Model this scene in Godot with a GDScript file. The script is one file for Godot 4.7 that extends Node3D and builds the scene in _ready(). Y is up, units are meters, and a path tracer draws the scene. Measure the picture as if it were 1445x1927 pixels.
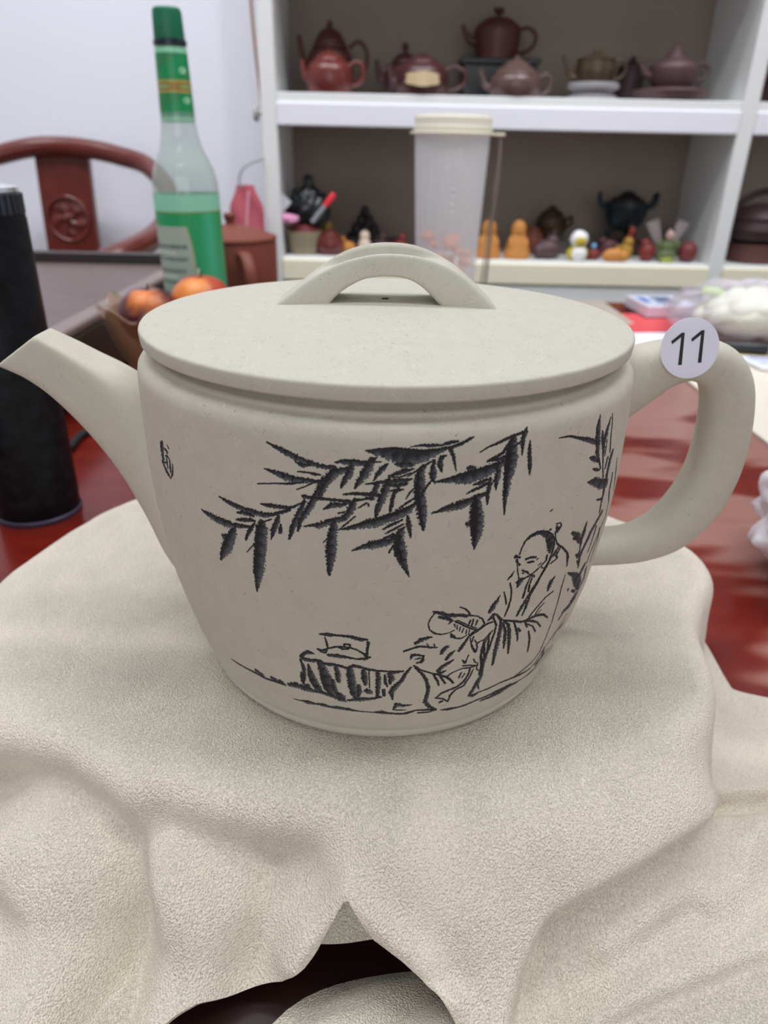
extends Node3D

# Units are metres, y is up. y = 0 is the top of the cloth under the clay teapot.
const TABLE := -0.045
const FLOOR := -0.795
const CEIL := 1.85
const BACK := -1.22
const SHELF_A := 0.199
const SHELF_B := -0.024

var used := {}
var ink_w := 2048
var ink_h := 960
var ink := PackedByteArray()
var ink_noise := FastNoiseLite.new()
var M := {}

# ---------------------------------------------------------------- naming
func numbered(called: String) -> String:
	if not used.has(called):
		used[called] = 0
		return called
	used[called] += 1
	return "%s_%03d" % [called, used[called]]

func tag(o: Node, label: String, category: String, group := "") -> void:
	o.set_meta("label", label)
	o.set_meta("category", category)
	if group != "":
		o.set_meta("group", group)

func thing(called: String, label: String, category: String, at := Vector3.ZERO, turn := 0.0, group := "") -> Node3D:
	var o := Node3D.new()
	o.name = numbered(called)
	add_child(o)
	o.position = at
	o.rotation.y = turn
	tag(o, label, category, group)
	return o

func put(called: String, mesh: Mesh, m: Material, parent: Node) -> MeshInstance3D:
	var o := MeshInstance3D.new()
	o.mesh = mesh
	o.name = numbered(called) if parent == self else called
	if m:
		o.material_override = m
	parent.add_child(o, true)
	return o

func done(st: SurfaceTool) -> ArrayMesh:
	st.generate_normals()
	return st.commit()

func begin() -> SurfaceTool:
	var st := SurfaceTool.new()
	st.begin(Mesh.PRIMITIVE_TRIANGLES)
	return st

func struct(called: String, lo: Vector3, hi: Vector3, m: Material, label := "") -> MeshInstance3D:
	var st := begin()
	box(st, lo, hi, 0.0)
	var o := put(called, done(st), m, self)
	o.set_meta("kind", "structure")
	if label != "":
		o.set_meta("label", label)
	return o

# ---------------------------------------------------------------- shapes
func tri(st: SurfaceTool, a: Vector3, b: Vector3, c: Vector3, sg := -1) -> void:
	for p in [a, b, c]:
		st.set_smooth_group(sg)
		st.set_uv(Vector2.ZERO)
		st.add_vertex(p)

func quad(st: SurfaceTool, a: Vector3, b: Vector3, c: Vector3, d: Vector3, sg := -1) -> void:
	tri(st, a, b, c, sg)
	tri(st, a, c, d, sg)

# rows of points; outward side has rows upwards and columns to the right
func grid(st: SurfaceTool, rows: Array, sg: int, flip := false, uv := Rect2(0, 0, 1, 1)) -> void:
	var n := rows.size()
	for i in n - 1:
		var r0: PackedVector3Array = rows[i]
		var r1: PackedVector3Array = rows[i + 1]
		var m := r0.size()
		var v0 := uv.position.y + uv.size.y * (1.0 - float(i) / (n - 1))
		var v1 := uv.position.y + uv.size.y * (1.0 - float(i + 1) / (n - 1))
		for j in m - 1:
			var u0 := uv.position.x + uv.size.x * float(j) / (m - 1)
			var u1 := uv.position.x + uv.size.x * float(j + 1) / (m - 1)
			var p := [r0[j], r1[j], r1[j + 1], r0[j], r1[j + 1], r0[j + 1]]
			var t := [Vector2(u0, v0), Vector2(u0, v1), Vector2(u1, v1), Vector2(u0, v0), Vector2(u1, v1), Vector2(u1, v0)]
			for k in ([0, 2, 1, 3, 5, 4] if flip else [0, 1, 2, 3, 4, 5]):
				st.set_smooth_group(sg)
				st.set_uv(t[k])
				st.add_vertex(p[k])

# a profile of (radius, height) turned round the y axis; bends sharper than 38 degrees stay sharp
func lathe(st: SurfaceTool, prof: Array, segs := 48, at := Vector3.ZERO, from := 0.0, to := TAU, flip := false, squash := 1.0, sg0 := 0, uv := Rect2(0, 0, 1, 1)) -> void:
	var bands := []
	var cur := [prof[0]]
	for i in range(1, prof.size()):
		if i > 1:
			var a: Vector2 = (prof[i - 1] - prof[i - 2]).normalized()
			var b: Vector2 = (prof[i] - prof[i - 1]).normalized()
			if a.dot(b) < 0.79:
				bands.append(cur)
				cur = [prof[i - 1]]
		cur.append(prof[i])
	bands.append(cur)
	var sg := sg0
	var total := 0.0
	for i in range(1, prof.size()):
		total += (prof[i] - prof[i - 1]).length()
	var gone := 0.0
	for band in bands:
		var rows := []
		var long := 0.0
		for i in band.size():
			var p: Vector2 = band[i]
			if i:
				long += (p - band[i - 1]).length()
			var row := PackedVector3Array()
			for j in segs + 1:
				var t := from + (to - from) * j / segs
				row.append(at + Vector3(p.x * sin(t), p.y, p.x * cos(t) * squash))
			rows.append(row)
		# v runs downwards along the length of the profile
		var v1 := 1.0 - gone / total
		var v0 := 1.0 - (gone + long) / total
		grid(st, rows, sg, flip, Rect2(uv.position.x, uv.position.y + uv.size.y * v0, uv.size.x, uv.size.y * (v1 - v0)))
		gone += long
		sg += 1

func lathed(prof: Array, segs := 48, squash := 1.0) -> ArrayMesh:
	var st := begin()
	lathe(st, prof, segs, Vector3.ZERO, 0.0, TAU, false, squash)
	return done(st)

func smooth(pts: Array, n: int) -> Array:
	var out := []
	var last := pts.size() - 1
	for i in last:
		for k in n:
			var t := float(k) / n
			var a = pts[maxi(i - 1, 0)]
			var b = pts[i]
			var c = pts[i + 1]
			var d = pts[mini(i + 2, last)]
			out.append(0.5 * (2.0 * b + (c - a) * t + (2.0 * a - 5.0 * b + 4.0 * c - d) * t * t + (3.0 * b - a - 3.0 * c + d) * t * t * t))
	out.append(pts[last])
	return out

# a tube along points; pts hold Vector4(x, y, z, -) centres, sizes Vector2(half size in the plane, half size along side)
func sweep(st: SurfaceTool, pts: Array, sizes: Array, side: Vector3, ex := 2.0, segs := 20, caps := true, sg := 0) -> void:
	var rows := []
	var n := pts.size()
	for i in n:
		var t: Vector3 = (pts[mini(i + 1, n - 1)] - pts[maxi(i - 1, 0)]).normalized()
		var b := (side - t * side.dot(t)).normalized()
		var nn := b.cross(t)
		var row := PackedVector3Array()
		for j in segs + 1:
			var f := TAU * (j % segs) / segs
			var c := cos(f)
			var s := sin(f)
			row.append(pts[i] + nn * sizes[i].x * signf(c) * pow(absf(c), 2.0 / ex) + b * sizes[i].y * signf(s) * pow(absf(s), 2.0 / ex))
		rows.append(row)
	grid(st, rows, sg)
	if caps:
		for e in 2:
			var row: PackedVector3Array = rows[0 if e == 0 else n - 1]
			var c: Vector3 = pts[0 if e == 0 else n - 1]
			for j in segs:
				if e == 0:
					tri(st, c, row[j], row[j + 1], sg + 1)
				else:
					tri(st, c, row[j + 1], row[j], sg + 2)

func tube(st: SurfaceTool, pts: Array, r: float, side := Vector3.UP, segs := 10, sg := 0) -> void:
	var sizes := []
	for p in pts:
		sizes.append(Vector2(r, r))
	sweep(st, pts, sizes, side, 2.0, segs, true, sg)

# a box with bevelled edges
func box(st: SurfaceTool, lo: Vector3, hi: Vector3, bevel := 0.002, xf := Transform3D.IDENTITY) -> void:
	var c := (lo + hi) * 0.5
	var h := (hi - lo) * 0.5
	var b := minf(bevel, minf(h.x, minf(h.y, h.z)) * 0.9)
	var axes := [Vector3.RIGHT, Vector3.UP, Vector3.BACK]
	for ax in 3:
		for s in [-1.0, 1.0]:
			var n: Vector3 = axes[ax] * s
			var u: Vector3 = axes[(ax + 1) % 3]
			var v: Vector3 = axes[(ax + 2) % 3]
			var hn: float = h[ax]
			var hu: float = h[(ax + 1) % 3] - b
			var hv: float = h[(ax + 2) % 3] - b
			var o: Vector3 = c + n * hn
			var p := [xf * (o - u * hu - v * hv), xf * (o - u * hu + v * hv), xf * (o + u * hu + v * hv), xf * (o + u * hu - v * hv)]
			if s > 0:
				quad(st, p[0], p[1], p[2], p[3])
			else:
				quad(st, p[3], p[2], p[1], p[0])
	if b <= 0.0:
		return
	for ax in 3:
		var u: Vector3 = axes[(ax + 1) % 3]
		var v: Vector3 = axes[(ax + 2) % 3]
		var hu: float = h[(ax + 1) % 3]
		var hv: float = h[(ax + 2) % 3]
		var l: Vector3 = axes[ax] * (h[ax] - b)
		for su in [-1.0, 1.0]:
			for sv in [-1.0, 1.0]:
				var e1: Vector3 = c + u * su * hu + v * sv * (hv - b)
				var e2: Vector3 = c + u * su * (hu - b) + v * sv * hv
				if su * sv > 0:
					quad(st, xf * (e1 - l), xf * (e1 + l), xf * (e2 + l), xf * (e2 - l))
				else:
					quad(st, xf * (e2 - l), xf * (e2 + l), xf * (e1 + l), xf * (e1 - l))
	for sx in [-1.0, 1.0]:
		for sy in [-1.0, 1.0]:
			for sz in [-1.0, 1.0]:
				var s := Vector3(sx, sy, sz)
				var p1 := xf * (c + s * (h - Vector3(0, b, b)))
				var p2 := xf * (c + s * (h - Vector3(b, 0, b)))
				var p3 := xf * (c + s * (h - Vector3(b, b, 0)))
				if sx * sy * sz > 0:
					tri(st, p1, p3, p2)
				else:
					tri(st, p1, p2, p3)

func boxed(lo: Vector3, hi: Vector3, bevel := 0.002) -> ArrayMesh:
	var st := begin()
	box(st, lo, hi, bevel)
	return done(st)

# a rounded lump: an ellipsoid whose surface is pushed in and out by noise
func lump(st: SurfaceTool, c: Vector3, r: Vector3, amp := 0.0, freq := 1.0, sd := 1, segs := 24, floor_y := -99.0, ridged := false, sg := 0) -> void:
	var nz := FastNoiseLite.new()
	nz.seed = sd
	nz.frequency = freq
	nz.fractal_octaves = 3
	if ridged:
		nz.fractal_type = FastNoiseLite.FRACTAL_RIDGED
	var rows := []
	var half := segs / 2
	for i in half + 1:
		var la := -PI / 2 + PI * i / half
		var row := PackedVector3Array()
		for j in segs + 1:
			var lo := TAU * (j % segs) / segs
			var d := Vector3(cos(la) * sin(lo), sin(la), cos(la) * cos(lo))
			if i == 0 or i == half:
				d = Vector3(0, signf(la), 0)
			var p := c + d * r * (1.0 + amp * nz.get_noise_3dv(d))
			p.y = maxf(p.y, floor_y)
			row.append(p)
		rows.append(row)
	grid(st, rows, sg)

func lumped(c: Vector3, r: Vector3, amp := 0.0, freq := 1.0, sd := 1, segs := 24, floor_y := -99.0, ridged := false) -> ArrayMesh:
	var st := begin()
	lump(st, c, r, amp, freq, sd, segs, floor_y, ridged)
	return done(st)

# ---------------------------------------------------------------- materials
func mat(c: Color, rough := 0.6, metal := 0.0) -> StandardMaterial3D:
	var m := StandardMaterial3D.new()
	m.albedo_color = c
	m.roughness = rough
	m.metallic = metal
	return m

func rgb(r: int, g: int, b: int) -> Color:
	return Color8(r, g, b)

func noise_image(size: int, freq: float, sd: int, octaves := 3, kind := FastNoiseLite.TYPE_SIMPLEX) -> Image:
	var nz := FastNoiseLite.new()
	nz.noise_type = kind
	nz.seed = sd
	nz.frequency = freq
	nz.fractal_octaves = octaves
	return nz.get_seamless_image(size, size)

func glass(c: Color, alpha := 0.1, rough := 0.05) -> StandardMaterial3D:
	var m := mat(c, rough)
	m.albedo_color.a = alpha
	m.transparency = BaseMaterial3D.TRANSPARENCY_ALPHA
	m.cull_mode = BaseMaterial3D.CULL_DISABLED
	return m

func grain_material(dark: Color, light: Color, scale: Vector3, rough: float, sd: int) -> StandardMaterial3D:
	var a := noise_image(512, 0.02, sd, 4)
	var b := noise_image(512, 0.09, sd + 1, 2)
	var da := a.get_data()
	var db := b.get_data()
	var out := PackedByteArray()
	out.resize(512 * 512 * 3)
	for i in 512 * 512:
		var t := (da[i] * 0.7 + db[i] * 0.3) / 255.0
		var c := dark.lerp(light, clampf((t - 0.25) * 2.0, 0, 1))
		out[i * 3] = int(c.r * 255)
		out[i * 3 + 1] = int(c.g * 255)
		out[i * 3 + 2] = int(c.b * 255)
	var m := mat(Color.WHITE, rough)
	m.albedo_texture = ImageTexture.create_from_image(Image.create_from_data(512, 512, false, Image.FORMAT_RGB8, out))
	m.uv1_triplanar = true
	m.uv1_world_triplanar = true
	m.uv1_scale = scale
	return m

func relief(m: StandardMaterial3D, im: Image, depth_cm: float) -> void:
	m.heightmap_enabled = true
	m.heightmap_texture = ImageTexture.create_from_image(im)
	m.heightmap_scale = depth_cm

# short fibres and specks scattered over an image of bytes
func fibres(d: PackedByteArray, w: int, h: int, count: int, rng: RandomNumberGenerator, long: float, strength: float, dark_share := 0.6) -> PackedByteArray:
	for k in count:
		var x := rng.randf() * w
		var y := rng.randf() * h
		var a := rng.randf() * TAU
		var bend := rng.randf_range(-0.12, 0.12)
		var n := int(rng.randf_range(0.15, 1.0) * long)
		var s := strength * rng.randf_range(0.3, 1.0) * (-1.0 if rng.randf() < dark_share else 0.8)
		for i in n:
			for o in 2:
				var px := posmod(int(x) + (o if absf(sin(a)) > 0.7 else 0), w)
				var py := clampi(int(y) + (0 if absf(sin(a)) > 0.7 else o), 0, h - 1)
				var q := (py * w + px) * 3
				for c in 3:
					d[q + c] = clampi(int(d[q + c] + s * (255.0 if o == 0 else 150.0)), 0, 255)
			x += cos(a)
			y += sin(a)
			a += bend
	return d

func clay_bytes(w: int, h: int, base: Color, sd: int, count: int) -> PackedByteArray:
	var n1 := noise_image(512, 0.012, sd, 4).get_data()
	var n2 := noise_image(512, 0.3, sd + 1, 2).get_data()
	var d := PackedByteArray()
	d.resize(w * h * 3)
	for y in h:
		for x in w:
			var k := (y % 512) * 512 + (x % 512)
			var f := 1.0 + (n1[k] - 127) / 255.0 * 0.03 + (n2[k] - 127) / 255.0 * 0.08
			var q := (y * w + x) * 3
			d[q] = clampi(int(base.r * f * 255), 0, 255)
			d[q + 1] = clampi(int(base.g * f * 255), 0, 255)
			d[q + 2] = clampi(int(base.b * f * 253), 0, 255)
	var rng := RandomNumberGenerator.new()
	rng.seed = sd
	d = fibres(d, w, h, count, rng, 22.0, 0.09)
	d = fibres(d, w, h, count / 9, rng, 9.0, 0.30, 0.95)
	return d

# ---------------------------------------------------------------- the carved drawing
# strokes in texels of the front of the pot: x, y, width, x, y, width ...
func _ink(tone: int, s: Array) -> void:
	var n := s.size() / 3
	var top := 255 if tone == 1 else 215
	for i in maxi(n - 1, 1):
		var k := mini(i + 1, n - 1)
		var ax: float = s[i * 3]
		var ay: float = s[i * 3 + 1]
		var aw: float = s[i * 3 + 2] * 0.5
		var bx: float = s[k * 3]
		var by: float = s[k * 3 + 1]
		var bw: float = s[k * 3 + 2] * 0.5
		var r := maxf(aw, bw) * 1.3 + 2.0
		var dx := bx - ax
		var dy := by - ay
		var l2 := maxf(dx * dx + dy * dy, 0.001)
		for y in range(maxi(int(minf(ay, by) - r), 0), mini(int(maxf(ay, by) + r) + 1, ink_h)):
			for x in range(maxi(int(minf(ax, bx) - r), 0), mini(int(maxf(ax, bx) + r) + 1, ink_w)):
				var t := clampf(((x - ax) * dx + (y - ay) * dy) / l2, 0.0, 1.0)
				var ex := x - ax - dx * t
				var ey := y - ay - dy * t
				var w := aw + (bw - aw) * t
				var d := sqrt(ex * ex + ey * ey) - w + ink_noise.get_noise_2d(x, y) * minf(0.5 + w * 0.5, 4.5)
				if d < 0.8:
					var a := clampf(0.8 - d, 0.0, 1.0)
					# the cut is deepest and blackest along its edge, greyer where the tool scraped flat
					var lit := clampf((ex + ey) / (1.2 * w + 0.5) + 0.55, 0.0, 1.0) * clampf((w - 2.2) / 4.0, 0.0, 1.0)
					var v := int(top * a * (1.0 - 0.36 * lit))
					if tone == 1:
						v = int(255 * a)
					var q := y * ink_w + x
					if v > ink[q]:
						ink[q] = v

func draw_scene_on_pot() -> void:
	ink.resize(ink_w * ink_h)
	ink_noise.seed = 4
	ink_noise.frequency = 0.16
	ink_noise.fractal_octaves = 2
	_ink(0, [796,100,2, 812,106,7, 838,116,12, 860,125,13, 883,131,11, 908,136,9, 931,137,11])
	_ink(0, [855,133,2, 870,138,10, 883,135,5])
	_ink(0, [788,158,2, 810,162,9, 833,168,16, 852,171,14, 874,170,11, 895,169,7, 912,167,6])
	_ink(0, [771,195,2, 802,188,2, 839,182,4, 870,175,3])
	_ink(0, [859,153,2, 881,152,3, 893,154,7, 905,154,2])
	_ink(0, [856,192,2, 874,183,2, 889,173,3, 908,165,2])
	_ink(0, [931,143,12, 912,166,15, 901,188,14, 892,207,12, 883,225,13, 872,244,12, 861,262,9, 855,286,4])
	_ink(0, [871,216,6, 861,238,10, 851,264,12, 843,285,10, 836,308,5])
	_ink(0, [870,206,9, 886,206,7, 911,206,6, 936,206,6, 962,207,7])
	_ink(0, [909,229,2, 926,218,11, 941,216,11, 953,213,6])
	_ink(0, [775,240,3, 799,239,9, 823,238,9, 841,236,6, 859,225,3, 874,216,3])
	_ink(0, [669,250,3, 691,256,9, 719,261,12, 743,263,12, 763,264,13, 783,264,12, 803,259,7, 822,249,8, 839,240,5])
	_ink(0, [715,275,3, 729,271,10, 755,272,7])
	_ink(0, [609,301,3, 633,306,14, 658,310,18, 683,311,19, 703,309,11, 726,305,10, 748,300,4])
	_ink(0, [711,293,3, 728,289,9, 752,283,8, 758,284,4])
	_ink(0, [758,288,3, 747,306,8, 738,320,8, 731,337,4])
	_ink(0, [707,311,6, 698,329,19, 686,352,26, 673,376,27, 660,397,17, 649,416,5])
	_ink(0, [668,348,11, 681,345,14])
	_ink(0, [775,285,16, 774,300,28, 769,322,28, 766,347,29, 761,375,28, 756,405,27, 750,435,17, 743,470,3])
	_ink(0, [798,270,2, 782,279,3, 769,289,6])
	_ink(0, [794,297,2, 801,290,4])
	_ink(0, [814,261,8, 809,277,11, 802,294,10, 794,319,2])
	_ink(0, [818,279,4, 816,297,9])
	_ink(0, [730,369,1, 742,354,2, 755,338,3])
	_ink(0, [868,274,2, 884,269,6, 900,267,14, 917,258,11, 934,251,13, 951,246,8])
	_ink(0, [930,260,13, 927,278,18, 924,298,20, 923,319,22, 922,339,20, 919,361,12, 917,384,5])
	_ink(0, [907,306,1, 915,297,2])
	_ink(0, [940,272,2, 951,261,2, 961,250,2])
	_ink(0, [933,125,2, 945,122,8, 967,123,14, 987,123,8, 999,120,10, 1011,110,2])
	_ink(0, [999,120,3, 1019,119,2])
	_ink(0, [963,134,6, 943,142,13, 931,148,20, 920,165,12, 910,182,12, 903,199,9])
	_ink(0, [965,130,10, 959,148,14, 951,162,10, 944,178,3])
	_ink(0, [1003,115,10, 995,133,17, 987,149,17, 979,162,11, 970,178,2])
	_ink(0, [1031,123,3, 1021,134,10, 1013,145,8, 1006,159,2])
	_ink(0, [991,97,2, 1007,99,10, 1030,102,21, 1054,108,28, 1074,112,31, 1094,108,23, 1112,103,18, 1126,98,11, 1138,93,8])
	_ink(0, [1046,123,5, 1062,125,16, 1076,125,8])
	_ink(0, [1073,88,1, 1093,85,4, 1113,86,7, 1132,86,3, 1146,82,7, 1163,80,3])
	_ink(0, [1138,93,5, 1154,90,6, 1171,85,6, 1184,78,5, 1194,73,1])
	_ink(0, [1148,93,7, 1154,108,7, 1158,124,4, 1162,141,1])
	_ink(0, [1140,108,3, 1132,111,8, 1130,124,11, 1132,133,7, 1134,142,2])
	_ink(0, [1118,117,5, 1117,133,10, 1118,148,15, 1118,159,5, 1122,165,3])
	_ink(0, [1112,119,3, 1100,128,5, 1083,140,3, 1069,149,2])
	_ink(0, [1098,130,10, 1093,143,15, 1093,161,20, 1093,181,21, 1095,200,21, 1099,221,20, 1101,240,16, 1103,257,11, 1104,270,3])
	_ink(0, [1116,157,3, 1106,173,4, 1097,186,5])
	_ink(0, [1035,148,3, 1051,142,8, 1063,138,9, 1081,133,2])
	_ink(0, [1041,151,3, 1055,151,3, 1075,142,2])
	_ink(0, [991,167,2, 1011,164,6, 1031,160,8, 1051,159,11, 1067,158,8, 1078,154,2])
	_ink(0, [1032,167,8, 1052,169,8, 1069,164,5])
	_ink(0, [1035,151,5, 1032,167,12, 1026,186,15, 1020,204,12, 1014,223,10, 1010,243,2])
	_ink(0, [1012,170,10, 1008,182,10, 1004,191,10])
	_ink(0, [949,192,3, 967,189,5, 988,189,8, 1008,190,8, 1020,190,6])
	_ink(0, [992,198,6, 1004,198,8])
	_ink(0, [1036,181,2, 1052,178,7, 1062,177,2])
	_ink(0, [1046,181,7, 1042,199,7, 1040,216,7, 1037,230,2])
	_ink(0, [1068,198,1, 1074,185,3, 1084,174,3])
	_ink(0, [1057,216,2, 1071,206,4, 1085,195,3])
	_ink(0, [971,204,6, 992,199,3])
	_ink(0, [971,202,7, 965,219,15, 959,234,13, 949,244,11])
	_ink(0, [938,235,3, 951,231,3])
	_ink(0, [971,239,2, 955,256,3, 940,272,2])
	_ink(0, [978,219,2, 994,208,3])
	_ink(0, [945,271,3, 967,264,9, 988,257,17, 1013,250,20, 1037,240,20, 1057,230,20, 1073,223,17, 1083,211,5])
	_ink(0, [1025,266,2, 1041,256,6, 1062,244,3])
	_ink(0, [1030,276,2, 1046,266,4, 1064,254,3])
	_ink(0, [996,210,3, 997,215,2])
	_ink(0, [1072,235,3, 1075,254,11, 1077,269,7, 1080,285,2])
	_ink(0, [1066,261,3, 1059,273,16, 1057,288,18, 1058,306,25, 1062,326,23, 1067,344,16, 1073,363,8, 1081,382,1])
	_ink(0, [965,319,2, 984,309,9, 1005,303,18, 1026,297,18, 1042,293,14, 1050,281,8])
	_ink(0, [1028,286,3, 1046,281,12])
	_ink(0, [1038,321,3, 1045,306,3, 1051,296,3])
	_ink(1, [991,97,1, 1014,93,3, 1042,91,5, 1072,95,7, 1101,97,6, 1125,95,5])
	_ink(1, [945,271,2, 988,253,5, 1025,240,6, 1057,226,7, 1083,209,3])
	_ink(1, [1089,140,5, 1088,167,6, 1092,200,7, 1096,236,6, 1103,262,3])
	_ink(1, [1059,281,5, 1055,306,6, 1064,337,6])
	_ink(0, [1208,106,2, 1227,96,3, 1244,91,5, 1263,84,6, 1283,79,5, 1300,76,5])
	_ink(0, [1307,67,1, 1303,77,10, 1299,89,10, 1299,102,8, 1300,116,4, 1300,124,2])
	_ink(0, [1296,94,4, 1285,101,3, 1273,105,3])
	_ink(0, [1224,127,3, 1242,121,8, 1257,112,6, 1265,97,4, 1272,88,3])
	_ink(0, [1279,82,9, 1276,97,21, 1275,112,26, 1276,128,28, 1275,143,27, 1274,159,23, 1272,173,18, 1272,190,15, 1271,206,12, 1271,223,8, 1273,253,2])
	_ink(0, [1124,163,2, 1145,161,8, 1166,159,20, 1187,158,28, 1208,153,27, 1230,147,24, 1248,139,18, 1263,133,12])
	_ink(0, [1190,139,13, 1196,139,11])
	_ink(0, [1250,140,12, 1250,156,12, 1248,169,12, 1248,183,7, 1248,193,1])
	_ink(0, [1226,127,2, 1247,126,7, 1263,124,12])
	_ink(0, [1187,193,2, 1202,186,6, 1219,180,6, 1230,174,6])
	_ink(0, [1199,175,2, 1214,172,9, 1227,167,6])
	_ink(0, [1234,165,6, 1233,181,9, 1231,200,9, 1232,223,2])
	_ink(0, [1237,177,3, 1245,167,2])
	_ink(0, [1119,231,2, 1140,225,9, 1157,221,16, 1176,217,21, 1193,211,15, 1208,205,12, 1223,199,9, 1232,195,4])
	_ink(0, [1208,205,17, 1208,221,22, 1210,238,27, 1212,255,30, 1214,273,28, 1214,290,24, 1213,308,13, 1212,325,2])
	_ink(0, [1195,263,12, 1203,264,18])
	_ink(0, [1316,96,2, 1317,116,8, 1320,139,9, 1323,158,8, 1324,173,1])
	_ink(0, [1393,273,2, 1398,271,3])
	_ink(1, [1124,162,2, 1165,152,3, 1186,147,4, 1212,142,3, 1243,134,3])
	_ink(1, [1205,206,8, 1208,235,11, 1208,265,11, 1211,300,8])
	_ink(1, [1271,114,8, 1270,140,9, 1268,172,8, 1270,206,6])
	_ink(0, [1392,104,2, 1425,107,4, 1454,118,6, 1485,129,10, 1520,144,12, 1536,154,6])
	_ink(0, [1524,83,2, 1522,106,16, 1526,129,21, 1533,153,19, 1537,177,14, 1551,199,6, 1565,221,4])
	_ink(0, [1544,125,4, 1554,149,16, 1565,172,13, 1568,194,6, 1578,226,5, 1589,251,6])
	_ink(0, [1577,102,4, 1569,126,14, 1565,145,19, 1563,164,10])
	_ink(0, [1584,95,3, 1592,125,5, 1597,157,6, 1606,193,6])
	_ink(0, [1624,202,17, 1617,215,19, 1613,238,16, 1612,260,16, 1609,275,14])
	_ink(0, [1597,206,10, 1591,230,6])
	_ink(0, [1577,156,4, 1577,192,5])
	_ink(0, [1505,177,3, 1521,183,14, 1546,198,6])
	_ink(0, [1526,210,3, 1541,216,8, 1561,224,3])
	_ink(0, [1511,238,2, 1543,246,20, 1581,266,25, 1617,278,25])
	_ink(0, [1679,233,3, 1691,267,9, 1704,301,9, 1720,337,6])
	_ink(0, [1656,265,7, 1660,289,13, 1657,313,9, 1681,353,7, 1683,387,6])
	_ink(0, [1610,286,14, 1610,309,12, 1608,331,9, 1612,353,7])
	_ink(0, [1572,303,3, 1606,314,7])
	_ink(0, [1630,360,16, 1604,376,14, 1582,393,17, 1569,414,16, 1557,433,14, 1552,456,13, 1562,486,7])
	_ink(0, [1688,392,6, 1658,415,7, 1644,440,9, 1627,469,7, 1621,502,7])
	_ink(0, [1611,393,10, 1607,428,7, 1600,459,6])
	_ink(0, [1648,414,9, 1666,457,7, 1658,478,7, 1656,517,6])
	_ink(0, [1543,351,4, 1539,378,19, 1536,403,10, 1538,419,6])
	_ink(0, [1483,356,6, 1510,375,18, 1529,397,16])
	_ink(0, [1495,376,7, 1513,385,7])
	_ink(0, [1524,433,4, 1542,445,14, 1540,428,7])
	_ink(0, [1541,460,5, 1558,474,10])
	_ink(0, [1510,480,3, 1543,501,13, 1579,533,36, 1607,564,29, 1615,582,14])
	_ink(0, [1603,506,22, 1589,525,22])
	_ink(0, [1632,527,14, 1648,569,10, 1630,587,10, 1615,616,7])
	_ink(0, [1565,560,7, 1593,579,9])
	_ink(0, [1537,544,6, 1542,547,6])
	_ink(0, [1634,562,6, 1614,585,7, 1587,605,10])
	_ink(0, [1324,362,3, 1328,345,3, 1335,330,5, 1347,322,8, 1363,319,10, 1378,320,10, 1398,326,4, 1413,337,2])
	_ink(0, [1379,324,9, 1397,335,14, 1409,352,23, 1414,368,23, 1415,381,10])
	_ink(0, [1413,337,3, 1423,355,4, 1424,372,6, 1422,391,6, 1417,409,5, 1407,426,5, 1399,444,4, 1390,462,5, 1381,477,5, 1371,499,6, 1363,518,10, 1353,543,6])
	_ink(0, [1441,380,6, 1432,394,11, 1422,402,4, 1413,423,5, 1402,445,4, 1392,469,5, 1381,490,6, 1377,510,11, 1375,529,7, 1370,549,4])
	_ink(0, [1419,311,3, 1432,313,2, 1437,322,4, 1427,331,12, 1421,333,5])
	_ink(0, [1421,316,3, 1424,325,9])
	_ink(0, [1401,322,5, 1403,321,5])
	_ink(0, [1419,332,3, 1425,352,3, 1434,368,4, 1462,391,4, 1481,410,5, 1490,429,9, 1495,453,4])
	_ink(0, [1448,386,5, 1439,400,6, 1445,411,4, 1426,418,4])
	_ink(0, [1314,365,8, 1327,371,4])
	_ink(0, [1344,380,5, 1357,379,5, 1373,384,4])
	_ink(0, [1350,390,3, 1361,392,7, 1370,395,2])
	_ink(0, [1377,391,3, 1380,389,3])
	_ink(0, [1319,376,7, 1323,384,3, 1330,391,4])
	_ink(0, [1322,385,2, 1327,409,2, 1334,429,2, 1347,435,4, 1358,432,5, 1370,428,4, 1383,421,4, 1394,413,2])
	_ink(0, [1339,408,3, 1344,412,3, 1355,417,4, 1362,427,2])
	_ink(0, [1341,417,3, 1347,419,2])
	_ink(0, [1347,435,6, 1339,439,19, 1335,454,3])
	_ink(0, [1407,390,6, 1407,403,5, 1397,411,3, 1396,419,2, 1405,424,2])
	_ink(0, [1384,409,2, 1393,406,3])
	_ink(0, [1367,436,3, 1361,458,5, 1359,491,6])
	_ink(0, [1374,438,4, 1370,458,5, 1372,477,6])
	_ink(0, [1380,439,3, 1377,433,2, 1368,433,4])
	_ink(0, [1317,405,2, 1311,416,5, 1303,424,2])
	_ink(0, [1312,436,3, 1319,454,3, 1323,482,4, 1321,510,5, 1316,532,4])
	_ink(0, [1300,457,2, 1308,478,4, 1313,496,3])
	_ink(0, [1291,465,2, 1284,481,10, 1276,499,15, 1272,506,10])
	_ink(0, [1284,520,11, 1273,532,5])
	_ink(0, [1455,466,3, 1445,478,16, 1443,489,16, 1441,504,4])
	_ink(0, [1464,515,4, 1439,522,4, 1418,540,5, 1402,556,5, 1395,567,6])
	_ink(0, [1441,539,3, 1425,549,4, 1417,565,4])
	_ink(0, [1434,559,3, 1426,566,3])
	_ink(0, [1392,571,7, 1420,570,8, 1450,580,6, 1474,601,3])
	_ink(0, [1499,482,3, 1499,520,4, 1502,561,4, 1502,605,4, 1505,649,4, 1509,701,4, 1511,745,6, 1492,771,6, 1464,780,6, 1432,788,7])
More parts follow.
